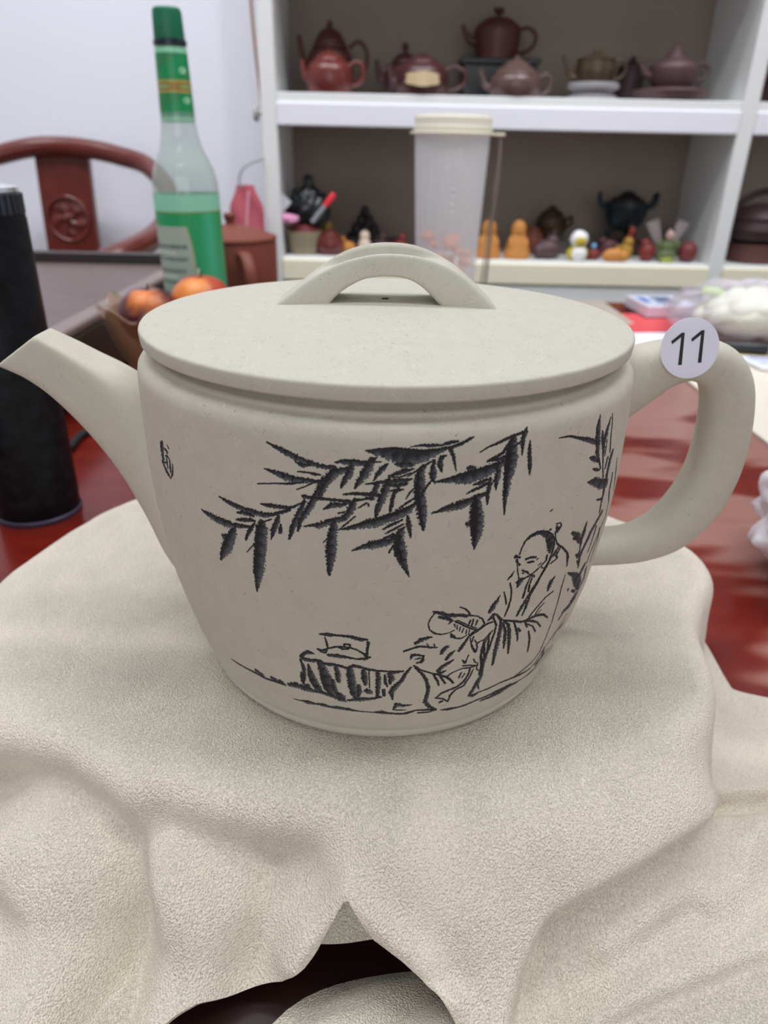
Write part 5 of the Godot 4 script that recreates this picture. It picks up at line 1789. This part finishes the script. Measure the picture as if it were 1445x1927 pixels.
func figure(called: String, label: String, cat: String, at: Vector3, lumps: Array, group := "figures on the lower shelf") -> Node3D:
	# lumps: [part name, material, [[centre, radii], ...]]
	var t := thing(called, label, cat, at, 0.0, group)
	for l in lumps:
		var st := begin()
		var k := 0
		for e in l[2]:
			lump(st, e[0] * 0.001, e[1] * 0.001, 0.10, 1.6, k * 7 + 3, 20, 0.0)
			k += 1
		put(l[0], done(st), l[1], t)
	return t

func make_lower_shelf() -> void:
	var b := SHELF_B
	# planter with a black bag on it
	var t := thing("planter", "small beige flower pot at the left end of the lower shelf", "pot", Vector3(-0.136, b + 0.0002, -1.04))
	put("body", lathed([Vector2(0, 0), Vector2(0.0205, 0), Vector2(0.0215, 0.001), Vector2(0.0282, 0.0325), Vector2(0.0285, 0.0350), Vector2(0.0265, 0.0350), Vector2(0.0255, 0.0320), Vector2(0, 0.0320)], 36), mat(rgb(158, 146, 120), 0.8), t)
	put("fill", lumped(Vector3(0, 0.034, -0.002), Vector3(0.0245, 0.010, 0.022), 0.2, 1.4, 5, 20), mat(rgb(112, 40, 46), 0.7), t).set_meta("label", "maroon filling")
	t = thing("black_bag", "crumpled black plastic bag heaped on the beige flower pot", "bag", Vector3(-0.132, b + 0.042, -1.055))
	put("bag_body", lumped(Vector3(0, 0.022, 0), Vector3(0.031, 0.028, 0.024), 0.40, 1.7, 17, 40, -0.001, true), M.black_plastic, t)
	put("bag_ear", lumped(Vector3(0.004, 0.055, 0), Vector3(0.007, 0.016, 0.006), 0.5, 2.0, 18, 16, -9.0, true), M.black_plastic, t)
	var st := begin()
	box(st, Vector3(-0.0055, 0, -0.0005), Vector3(0.0055, 0.034, 0.0005), 0.0002)
	t = thing("marker", "bright red marker leaning out of the black plastic bag", "pen", Vector3(-0.108, 0.040, -1.018))
	st = begin()
	lathe(st, [Vector2(0, 0), Vector2(0.0044, 0.0003), Vector2(0.0046, 0.020), Vector2(0.0038, 0.0225), Vector2(0, 0.023)], 20, Vector3(0, 0.012, 0))
	put("cap", done(st), mat(rgb(236, 48, 66), 0.4), t)
	st = begin()
	lathe(st, [Vector2(0, -0.020), Vector2(0.0036, -0.0195), Vector2(0.0038, 0.012), Vector2(0, 0.0125)], 20)
	put("barrel", done(st), mat(rgb(150, 152, 158), 0.4), t)
	t.rotation.z = -0.70
	t = thing("paper_scrap", "folded white paper scrap stuck beside the black bag", "paper", Vector3(-0.168, 0.044, -1.015))
	st = begin()
	tri(st, Vector3(0.0, 0.024, 0), Vector3(0.017, 0.010, 0.003), Vector3(0.002, -0.006, 0.001))
	tri(st, Vector3(0.0, 0.024, -0.001), Vector3(0.002, -0.006, 0.0), Vector3(0.017, 0.010, 0.002))
	put("scrap", done(st), mat(rgb(206, 210, 218), 0.6), t)
	put("crease", lumped(Vector3(0.003, 0.010, -0.002), Vector3(0.0035, 0.012, 0.002), 0.2, 2.0, 3, 12), mat(rgb(206, 210, 218), 0.6), t)
	t = thing("pink_ribbon", "crumpled pink ribbon at the foot of the white paper scrap", "ribbon", Vector3(-0.163, 0.030, -1.016))
	put("ribbon_fold", lumped(Vector3.ZERO, Vector3(0.018, 0.006, 0.010), 0.5, 2.0, 44, 24, -9.0, true), mat(rgb(232, 160, 196), 0.5), t)
	var yellow := mat(rgb(178, 138, 52), 0.6)
	var orange := mat(rgb(196, 132, 62), 0.6)
	var cream := mat(rgb(226, 206, 184), 0.6)
	var red := mat(rgb(120, 40, 36), 0.5)
	var dark := mat(rgb(34, 30, 34), 0.35)
	figure("figurine", "small yellow figurine behind the red jar at the left of the lower shelf", "figurine", Vector3(-0.106, b, -1.095), [["body", yellow, [[Vector3(0, 16, 0), Vector3(13, 17, 11)], [Vector3(2, 36, 0), Vector3(9, 9, 8)]]]])
	t = thing("jar", "round dark red jar beside the beige flower pot", "jar", Vector3(-0.096, b, -1.04))
	put("body", lathed([Vector2(0, 0), Vector2(0.016, 0), Vector2(0.022, 0.008), Vector2(0.0235, 0.017), Vector2(0.020, 0.027), Vector2(0.014, 0.030), Vector2(0, 0.031)], 32), M.red_glaze, t)
	put("lid", lathed([Vector2(0, 0.030), Vector2(0.0145, 0.0305), Vector2(0.012, 0.034), Vector2(0.004, 0.037), Vector2(0, 0.0385)], 32), M.red_glaze, t)
	figure("figurine", "orange animal figurine lying between the red jar and the dark carving", "figurine", Vector3(-0.068, b, -1.05), [["body", orange, [[Vector3(0, 10, 0), Vector3(14, 10, 10)], [Vector3(-10, 20, 2), Vector3(8, 8, 7)]]]])
	var parts := []
	for k in 10:
		var lv := 0 if k < 4 else (1 if k < 7 else (2 if k < 9 else 3))
		var n: int = [4, 3, 2, 1][lv]
		var at_: int = k - [0, 4, 7, 9][lv]
		parts.append([Vector3((at_ - (n - 1) * 0.5) * 13.0, 4 + lv * 13.0, (k % 3) * 5.0 - 5.0), Vector3(9.0 - lv * 0.8, 9.5, 8.5)])
	t = thing("carving", "dark lumpy carved ornament at the back of the lower shelf, left of the frosted jar", "carving", Vector3(-0.042, b, -1.12), 0.0, "figures on the lower shelf")
	put("base", boxed(Vector3(-0.046, 0, -0.020), Vector3(0.062, 0.018, 0.020), 0.003), M.dark_clay, t)
	st = begin()
	for k in parts.size():
		lump(st, parts[k][0] * 0.001 + Vector3(0, 0.014, 0), parts[k][1] * 0.001, 0.45, 2.2, k, 16, 0.0, true)
	put("rockwork", done(st), mat(rgb(40, 34, 36), 0.35), t)
	figure("figurine", "cream-coloured figurine in front of the dark carving", "figurine", Vector3(-0.040, b, -1.05), [["body", cream, [[Vector3(0, 13, 0), Vector3(10, 14, 9)], [Vector3(0, 28, 0), Vector3(8, 8, 7)]]]])
	for k in 2:
		figure("figurine", ["dark red figurine just left of the frosted jar on the lower shelf", "small brown figurine between the cream figurine and the dark red one"][k], "figurine", Vector3(0.018 - 0.032 * k, b, -1.06), [["body", [red, mat(rgb(70, 44, 40), 0.5)][k], [[Vector3(0, 11, 0), Vector3(13, 12, 10)], [Vector3(3, 25, 0), Vector3(7, 7, 7)]]]])
	# two orange seated figures
	for k in 2:
		t = thing("seated_statue", ["orange seated statue just right of the hanging strap on the lower shelf", "orange seated statue half hidden behind the hanging strap"][k], "statue", Vector3(0.204 - 0.047 * k, b, -1.035), 0.0, "orange statues on the lower shelf")
		var so := begin()
		lathe(so, [Vector2(0, 0), Vector2(0.019, 0), Vector2(0.0205, 0.003), Vector2(0.0205, 0.010), Vector2(0.0185, 0.016), Vector2(0.0165, 0.024), Vector2(0.0145, 0.031), Vector2(0.0115, 0.036)], 28, Vector3.ZERO, 0.0, TAU, false, 0.75)
		for s in [-1, 1]:
			lump(so, Vector3(s * 0.0115, 0.020, 0.005), Vector3(0.0055, 0.012, 0.006), 0.1, 1.6, 3, 14, 0.0, false, 20)
		lump(so, Vector3(0, 0.006, 0.007), Vector3(0.018, 0.006, 0.009), 0.1, 1.6, 4, 16, 0.0, false, 21)
		put("body", done(so), orange, t)
		so = begin()
		lathe(so, [Vector2(0.0112, 0.035), Vector2(0.0118, 0.040), Vector2(0.0118, 0.046), Vector2(0.0098, 0.052), Vector2(0.0055, 0.0565), Vector2(0, 0.058)], 24, Vector3.ZERO, 0.0, TAU, false, 0.85)
		lump(so, Vector3(0, 0.042, 0.0085), Vector3(0.0022, 0.003, 0.003), 0.0, 1.0, 1, 8, -9.0, false, 20)
		put("head", done(so), orange, t)
	t = thing("lidded_pot", "dark bronze lidded pot at the back of the lower shelf, behind the brown clay jars", "pot", Vector3(0.270, b, -1.115))
	put("stand", boxed(Vector3(-0.028, 0, -0.02), Vector3(0.028, 0.022, 0.02), 0.002), mat(rgb(92, 84, 84), 0.6), t)
	put("body", lathed([Vector2(0, 0.022), Vector2(0.015, 0.022), Vector2(0.023, 0.032), Vector2(0.026, 0.046), Vector2(0.023, 0.057), Vector2(0.018, 0.060), Vector2(0, 0.060)], 32), M.bronze_dark, t)
	put("lid", lathed([Vector2(0.020, 0.059), Vector2(0.018, 0.064), Vector2(0.008, 0.070), Vector2(0.005, 0.074), Vector2(0, 0.076)], 28), M.bronze_dark, t)
	st = begin()
	tube(st, smooth([Vector3(0.022, 0.05, 0), Vector3(0.032, 0.058, 0), Vector3(0.034, 0.048, 0), Vector3(0.024, 0.040, 0)], 5), 0.003, Vector3.BACK, 8)
	put("handle", done(st), M.bronze_dark, t)
	t = thing("clay_jar", "reddish brown clay jar behind the purplish gourd on the lower shelf", "jar", Vector3(0.239, b, -1.10))
	put("body", lathed([Vector2(0, 0), Vector2(0.014, 0), Vector2(0.017, 0.004), Vector2(0.018, 0.022), Vector2(0.016, 0.034), Vector2(0.012, 0.037), Vector2(0, 0.037)], 28), mat(rgb(118, 62, 46), 0.6), t)
	put("lid", lathed([Vector2(0, 0.036), Vector2(0.0125, 0.037), Vector2(0.010, 0.041), Vector2(0.003, 0.043), Vector2(0, 0.044)], 24), mat(rgb(118, 62, 46), 0.6), t)
	t = figure("gourd", "purplish brown clay gourd between the orange statue and the yellow and white owl", "ornament", Vector3(0.254, b, -1.04), [["body", M.purple_clay, [[Vector3(0, 14, 0), Vector3(22, 16, 15)], [Vector3(-14, 12, 4), Vector3(11, 12, 10)], [Vector3(6, 26, 0), Vector3(12, 11, 10)]]]])
	st = begin()
	tube(st, smooth([Vector3(0.006, 0.035, 0), Vector3(0.007, 0.040, 0), Vector3(0.010, 0.043, 0)], 4), 0.0022, Vector3.BACK, 8)
	put("stem", done(st), M.purple_clay, t)
	# owl
	t = figure("owl_figurine", "yellow and white owl-shaped figurine standing at the front of the lower shelf", "figurine", Vector3(0.2985, b, -1.025), [["body", mat(rgb(196, 180, 52), 0.5), [[Vector3(0, 11, -2), Vector3(17, 13, 11)]]], ["belly", mat(rgb(238, 236, 236), 0.5), [[Vector3(1, 11, 5), Vector3(12, 11.5, 9)]]], ["head", mat(rgb(238, 236, 236), 0.5), [[Vector3(0, 32, 0), Vector3(14, 13.5, 12)]]], ["face", mat(rgb(206, 186, 58), 0.5), [[Vector3(0.5, 30, 6), Vector3(10, 9.5, 7)]]], ["beak", mat(rgb(150, 118, 40), 0.5), [[Vector3(1, 27, 12), Vector3(2.5, 3, 2.5)]]]])
	# tripod vessel
	t = thing("tripod_vessel", "blackish bronze tripod vessel with two upright ears at the back of the lower shelf", "vessel", Vector3(0.392, b + 0.022, -1.115))
	put("pedestal", boxed(Vector3(-0.034, -0.022, -0.024), Vector3(0.034, 0.0, 0.024), 0.002), mat(rgb(60, 52, 52), 0.6), t)
	put("body", lathed([Vector2(0, 0.018), Vector2(0.016, 0.018), Vector2(0.028, 0.026), Vector2(0.033, 0.040), Vector2(0.034, 0.052), Vector2(0.037, 0.054), Vector2(0.037, 0.059), Vector2(0.034, 0.060), Vector2(0.030, 0.055), Vector2(0, 0.052)], 36), M.teal_bronze, t)
	put("lid", lathed([Vector2(0.031, 0.056), Vector2(0.028, 0.064), Vector2(0.014, 0.071), Vector2(0.009, 0.076), Vector2(0, 0.078)], 30), M.black_lacquer, t)
	for k in 3:
		var f := TAU * k / 3 + 0.5
		st = begin()
		tube(st, [Vector3(0.020 * sin(f), 0.024, 0.020 * cos(f)), Vector3(0.025 * sin(f), 0.010, 0.020 * cos(f)), Vector3(0.024 * sin(f), 0.0, 0.020 * cos(f))], 0.0055, Vector3.RIGHT, 10)
		put("leg", done(st), M.teal_bronze, t)
	for sx in [-1, 1]:
		st = begin()
		tube(st, smooth([Vector3(sx * 0.035, 0.050, 0.008), Vector3(sx * 0.045, 0.060, 0.008), Vector3(sx * 0.047, 0.072, 0.004), Vector3(sx * 0.046, 0.072, -0.004), Vector3(sx * 0.044, 0.060, -0.008), Vector3(sx * 0.035, 0.050, -0.008)], 4), 0.0032, Vector3.RIGHT, 8)
		put("ear", done(st), M.teal_bronze, t)
	# crowd of little animals and fruit
	figure("figurine", "yellow-brown animal figurine lying at the front of the lower shelf, right of the owl", "figurine", Vector3(0.357, b, -1.025), [["body", orange, [[Vector3(0, 9, 0), Vector3(19, 10.5, 11)], [Vector3(14, 9, 2), Vector3(8, 8, 8)]]]])
	figure("figurine", "yellow squirrel-like figurine sitting behind the lying animal figurine", "figurine", Vector3(0.380, b, -1.045), [["body", yellow, [[Vector3(0, 13, 0), Vector3(11, 15, 10)], [Vector3(2, 28, 2), Vector3(8, 7, 7)], [Vector3(-12, 12, -2), Vector3(6, 10, 6)]]]])
	figure("figurine", "small red figurine between the owl and the lying animal", "figurine", Vector3(0.327, b, -1.04), [["body", red, [[Vector3(0, 8, 0), Vector3(12, 10, 10)]]]])
	figure("bead", "tiny light blue ball on the small red figurine", "bead", Vector3(0.3265, b + 0.0165, -1.037), [["ball", mat(rgb(120, 170, 214), 0.4), [[Vector3(0, 4.5, 0), Vector3(4.5, 4.5, 4.5)]]]])
	figure("figurine", "purple-brown figurine under the tripod vessel", "figurine", Vector3(0.366, b, -1.068), [["body", mat(rgb(92, 50, 58), 0.5), [[Vector3(-6, 14, 0), Vector3(16, 15, 9)], [Vector3(-18, 26, 0), Vector3(7, 6, 6)]]]])
	figure("figurine", "orange-red figurine with a pointed top in front of the tripod vessel", "figurine", Vector3(0.392, b, -1.072), [["body", mat(rgb(140, 54, 36), 0.5), [[Vector3(0, 18, 0), Vector3(9, 19, 8)], [Vector3(2, 40, 0), Vector3(5, 9, 5)]]]])
	figure("figurine", "dark red figurine left of the green seated figure", "figurine", Vector3(0.411, b, -1.035), [["body", red, [[Vector3(0, 14, 0), Vector3(13, 15, 11)], [Vector3(-4, 27, 0), Vector3(8, 7, 7)]]]])
	var green := mat(rgb(92, 104, 62), 0.5)
	figure("figurine", "green-robed seated figurine with a pale face near the right end of the lower shelf", "figurine", Vector3(0.441, b, -1.03), [["robe", green, [[Vector3(0, 10, 0), Vector3(15, 12, 11)], [Vector3(0, 22, 0), Vector3(12, 13, 9)], [Vector3(-14, 26, 0), Vector3(5, 8, 5)], [Vector3(14, 26, 0), Vector3(5, 8, 5)]]], ["head", mat(rgb(186, 150, 142), 0.5), [[Vector3(0, 40, 3), Vector3(7, 8, 7)]]], ["hair", dark, [[Vector3(0, 44, -3), Vector3(9, 9, 8)]]], ["base", mat(rgb(150, 160, 60), 0.5), [[Vector3(0, 4, 6), Vector3(11, 6, 6)]]]])
	t = thing("fan_ornament", "pale grey V-shaped stand ornament behind the green-robed figurine", "ornament", Vector3(0.450, b, -1.072), 0.0, "figures on the lower shelf")
	for sx in [-1.0, 1.0]:
		var sv := begin()
		sweep(sv, [Vector3(sx * 0.004, 0.004, 0), Vector3(sx * 0.010, 0.024, 0), Vector3(sx * 0.020, 0.044, 0), Vector3(sx * 0.026, 0.058, 0)], [Vector2(0.004, 0.003), Vector2(0.006, 0.003), Vector2(0.0095, 0.003), Vector2(0.011, 0.0025)], Vector3.BACK, 4.0, 16)
		put("wing", done(sv), mat(rgb(158, 148, 146), 0.6), t)
	put("foot", boxed(Vector3(-0.014, 0, -0.008), Vector3(0.014, 0.006, 0.008), 0.001), mat(rgb(96, 88, 86), 0.6), t)
	figure("ball_ornament", "dark red egg-shaped ornament at the right end of the lower shelf", "ornament", Vector3(0.476, b, -1.035), [["egg", mat(rgb(112, 42, 40), 0.5), [[Vector3(0, 15, 0), Vector3(15, 16.5, 14)]]]])
	# right-hand compartment
	t = thing("cauldron", "dark purplish clay cauldron with a broad rim in the right-hand compartment of the lower shelf", "pot", Vector3(0.592, b, -1.06))
	put("foot", lathed([Vector2(0, 0), Vector2(0.036, 0), Vector2(0.040, 0.002), Vector2(0.041, 0.027), Vector2(0.039, 0.029), Vector2(0, 0.029)], 40), mat(rgb(96, 58, 54), 0.6), t)
	put("body", lathed([Vector2(0.030, 0.029), Vector2(0.044, 0.036), Vector2(0.050, 0.050), Vector2(0.046, 0.062), Vector2(0.048, 0.066), Vector2(0.044, 0.069), Vector2(0, 0.069)], 40), M.dark_clay, t)
	put("lid", lathed([Vector2(0.044, 0.068), Vector2(0.036, 0.079), Vector2(0.016, 0.086), Vector2(0, 0.088)], 40), M.dark_clay, t)
	st = begin()
	tube(st, smooth([Vector3(-0.040, 0.066, 0.0), Vector3(-0.038, 0.088, 0.004), Vector3(-0.010, 0.104, 0.004), Vector3(0.020, 0.100, 0.002), Vector3(0.040, 0.066, 0)], 6), 0.005, Vector3.BACK, 10)
	put("handle", done(st), M.dark_clay, t)

# ---------------------------------------------------------------- materials of the place
func make_materials() -> void:
	M.clay_color = rgb(202, 196, 180)
	var cb := clay_bytes(1024, 1024, rgb(202, 196, 180), 61, 1300)
	var clay := mat(Color.WHITE, 0.72)
	clay.albedo_texture = ImageTexture.create_from_image(Image.create_from_data(1024, 1024, false, Image.FORMAT_RGB8, cb))
	clay.uv1_triplanar = true
	clay.uv1_scale = Vector3.ONE * 11.0
	M.clay = clay
	var lidb := clay_bytes(1024, 1024, rgb(200, 195, 181), 71, 2600)
	var lid := mat(Color.WHITE, 0.7)
	lid.albedo_texture = ImageTexture.create_from_image(Image.create_from_data(1024, 1024, false, Image.FORMAT_RGB8, lidb))
	lid.uv1_triplanar = true
	lid.uv1_scale = Vector3.ONE * 11.0
	M.clay_lid = lid
	M.pot_front = pot_front_material()
	# suede cloth: mottled colour, short nap as relief
	var big := noise_image(1024, 0.012, 5, 4).get_data()
	var fine := noise_image(1024, 0.30, 6, 2).get_data()
	var d := PackedByteArray()
	d.resize(1024 * 1024 * 3)
	for i in 1024 * 1024:
		var f := 1.0 + (big[i] - 127) / 255.0 * 0.05 + (fine[i] - 127) / 255.0 * 0.24
		var w := 0.0
		d[i * 3] = clampi(int(236 * f), 0, 255)
		d[i * 3 + 1] = clampi(int(226 * f), 0, 255)
		d[i * 3 + 2] = clampi(int(207 * (f + w)), 0, 255)
	var cl := mat(Color.WHITE, 0.95)
	cl.metallic_specular = 0.2
	cl.albedo_texture = ImageTexture.create_from_image(Image.create_from_data(1024, 1024, false, Image.FORMAT_RGB8, d))
	cl.uv1_triplanar = true
	cl.uv1_world_triplanar = true
	cl.uv1_scale = Vector3.ONE / 0.24
	cl.uv1_offset = Vector3.ONE * 0.5
	cl.rim_enabled = true
	cl.rim = 0.25
	cl.rim_tint = 0.6
	relief(cl, noise_image(2048, 0.20, 16, 3), 0.09)
	M.cloth = cl
	M.wall = mat(rgb(234, 235, 243), 0.85)
	M.wall_dim = mat(rgb(150, 148, 146), 0.85)
	M.wall_side = mat(rgb(214, 214, 220), 0.85)
	M.ceiling = mat(rgb(230, 230, 230), 0.9)
	M.floor = mat(rgb(176, 172, 166), 0.5)
	M.cabinet = mat(rgb(226, 228, 226), 0.5)
	M.cabinet_front = mat(rgb(232, 233, 240), 0.45)
	M.cabinet_cream = mat(rgb(240, 233, 206), 0.5)
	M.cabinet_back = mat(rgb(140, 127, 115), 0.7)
	M.dark_wood = mat(rgb(48, 24, 18), 0.45)
	M.lacquer_edge = mat(rgb(84, 22, 16), 0.3)
	# red lacquer with a pale, streaky reflection haze painted in on the right
	var tw := 1024
	var th_ := 600
	var g1 := noise_image(512, 0.02, 41, 4).get_data()
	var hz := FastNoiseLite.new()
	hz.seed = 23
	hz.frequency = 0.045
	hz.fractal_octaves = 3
	var tb := PackedByteArray()
	tb.resize(tw * th_ * 3)
	for py in th_:
		for px in tw:
			var x := -0.946 + 1.892 * px / tw
			var z := -0.786 + 1.102 * py / th_
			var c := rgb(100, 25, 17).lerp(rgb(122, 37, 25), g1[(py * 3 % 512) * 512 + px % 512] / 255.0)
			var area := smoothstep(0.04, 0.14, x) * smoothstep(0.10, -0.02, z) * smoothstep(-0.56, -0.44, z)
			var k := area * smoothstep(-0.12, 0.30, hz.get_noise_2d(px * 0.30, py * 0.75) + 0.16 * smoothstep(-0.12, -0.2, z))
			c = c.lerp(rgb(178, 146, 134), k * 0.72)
			var q := (py * tw + px) * 3
			tb[q] = int(c.r * 255)
			tb[q + 1] = int(c.g * 255)
			tb[q + 2] = int(c.b * 255)
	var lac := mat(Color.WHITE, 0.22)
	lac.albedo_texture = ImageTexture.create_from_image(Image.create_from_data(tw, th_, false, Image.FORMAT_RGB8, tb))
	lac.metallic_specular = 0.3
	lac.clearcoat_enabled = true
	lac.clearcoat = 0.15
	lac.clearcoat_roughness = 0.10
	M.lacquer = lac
	M.tray_top = grain_material(rgb(96, 80, 76), rgb(112, 96, 92), Vector3(2.0, 6.0, 14.0), 0.38, 51)
	M.tray_rim = mat(rgb(140, 122, 118), 0.4)
	M.tray_dark = mat(rgb(44, 34, 34), 0.45)
	M.tray_side = mat(rgb(62, 46, 38), 0.5)
	var rw := grain_material(rgb(88, 28, 18), rgb(106, 38, 24), Vector3(6.0, 2.0, 6.0), 0.3, 55)
	rw.clearcoat_enabled = true
	rw.clearcoat = 0.35
	rw.clearcoat_roughness = 0.15
	M.redwood = rw
	M.black_mottled = grain_material(rgb(6, 7, 10), rgb(25, 28, 34), Vector3(9, 9, 9), 0.45, 57)
	M.black_mottled.metallic_specular = 0.3
	M.red_clay = mat(rgb(122, 60, 44), 0.6)
	M.red_glaze = mat(rgb(104, 46, 40), 0.25)
	M.red_brown = mat(rgb(78, 36, 32), 0.42)
	M.maroon = mat(rgb(72, 36, 38), 0.33)
	M.brown_glaze = mat(rgb(92, 70, 66), 0.25)
	M.bronze = mat(rgb(80, 66, 50), 0.3, 0.35)
	M.bronze_dark = mat(rgb(62, 46, 26), 0.4, 0.3)
	M.teal_bronze = mat(rgb(26, 40, 48), 0.35, 0.2)
	M.purple_clay = mat(rgb(84, 60, 62), 0.5)
	M.dark_clay = mat(rgb(58, 36, 38), 0.5)
	M.black_lacquer = mat(rgb(18, 18, 20), 0.35)
	M.black_plastic = mat(rgb(20, 23, 27), 0.3)
	M.pale_stone = mat(rgb(150, 147, 152), 0.45)
	M.cream_glare = mat(rgb(206, 184, 146), 0.3)
	M.cream_paper = mat(rgb(232, 224, 206), 0.7)
	M.buds = mat(rgb(236, 238, 214), 0.6)
	var fr := mat(Color.WHITE, 0.35)
	fr.vertex_color_use_as_albedo = true
	M.fruit = fr

func _ready() -> void:
	# camera
	var cam := Camera3D.new()
	cam.name = "camera"
	add_child(cam)
	var at := CameraAttributesPhysical.new()
	at.frustum_focal_length = 12.0 / tan(deg_to_rad(71.03) / 2.0)
	at.frustum_focus_distance = 0.150
	at.frustum_near = 0.01
	at.frustum_far = 30.0
	at.exposure_aperture = 13.0
	cam.attributes = at
	cam.fov = 71.03
	cam.near = 0.01
	cam.far = 30.0
	cam.position = Vector3(0.0003, 0.1275, 0.1794)
	var th := deg_to_rad(26.763)
	var ro := deg_to_rad(1.206)
	var fw := Vector3(0, -sin(th), -cos(th))
	var ri := Vector3(1, 0, 0)
	var up := ri.cross(fw)
	cam.basis = Basis(ri * cos(ro) + up * sin(ro), up * cos(ro) - ri * sin(ro), -fw)
	cam.current = true
	# environment and exposure
	var we := WorldEnvironment.new()
	we.name = "environment"
	var env := Environment.new()
	env.background_mode = Environment.BG_COLOR
	env.background_color = Color(0, 0, 0)
	env.tonemap_mode = Environment.TONE_MAPPER_LINEAR
	env.tonemap_exposure = 1.000
	env.sdfgi_enabled = true
	env.ssao_enabled = true
	env.ssil_enabled = true
	we.environment = env
	add_child(we)
	# ceiling lamps
	var white := Color(0.97, 0.98, 1.0)
	make_lamp(-0.75, -0.60, 1.1, 0.25, 0.986, white, "long white ceiling lamp above the armchair")
	make_lamp(0.75, -0.60, 1.1, 0.25, 0.986, white, "long white ceiling lamp above the right end of the cabinet")
	make_lamp(-0.75, 0.10, 1.1, 0.25, 0.696, white, "long white ceiling lamp over the left of the table")
	make_lamp(0.75, 0.10, 1.1, 0.25, 0.696, white, "long white ceiling lamp over the right of the table")
	make_lamp(0.0, 1.5, 1.1, 0.25, 0.203, white, "long white ceiling lamp at the far end of the room")
	make_spot(-0.95, Vector3(-0.85, 0.10, -1.15), 0.500, white, "ceiling spotlight aimed at the wall left of the armchair")
	make_spot(-0.35, Vector3(-0.30, 0.10, -1.15), 0.500, white, "ceiling spotlight aimed at the wall beside the white cabinet")
	make_spot(0.20, Vector3(0.15, 0.10, -1.10), 0.500, white, "ceiling spotlight aimed at the middle of the white cabinet")
	make_spot(0.75, Vector3(0.62, 0.10, -1.10), 0.500, white, "ceiling spotlight aimed at the right of the white cabinet")
	make_fill_window(0.460, Color(0.96, 0.98, 1.0))
	make_materials()
	make_room()
	make_table()
	make_cabinet()
	make_cloth()
	make_teapot()
	make_sticker()
	make_tray()
	make_chair()
	make_jar()
	make_bottle()
	make_mug()
	make_bowl()
	make_container()
	make_right_side()
	make_pouch()
	make_shelf_pots()
	make_lower_shelf()
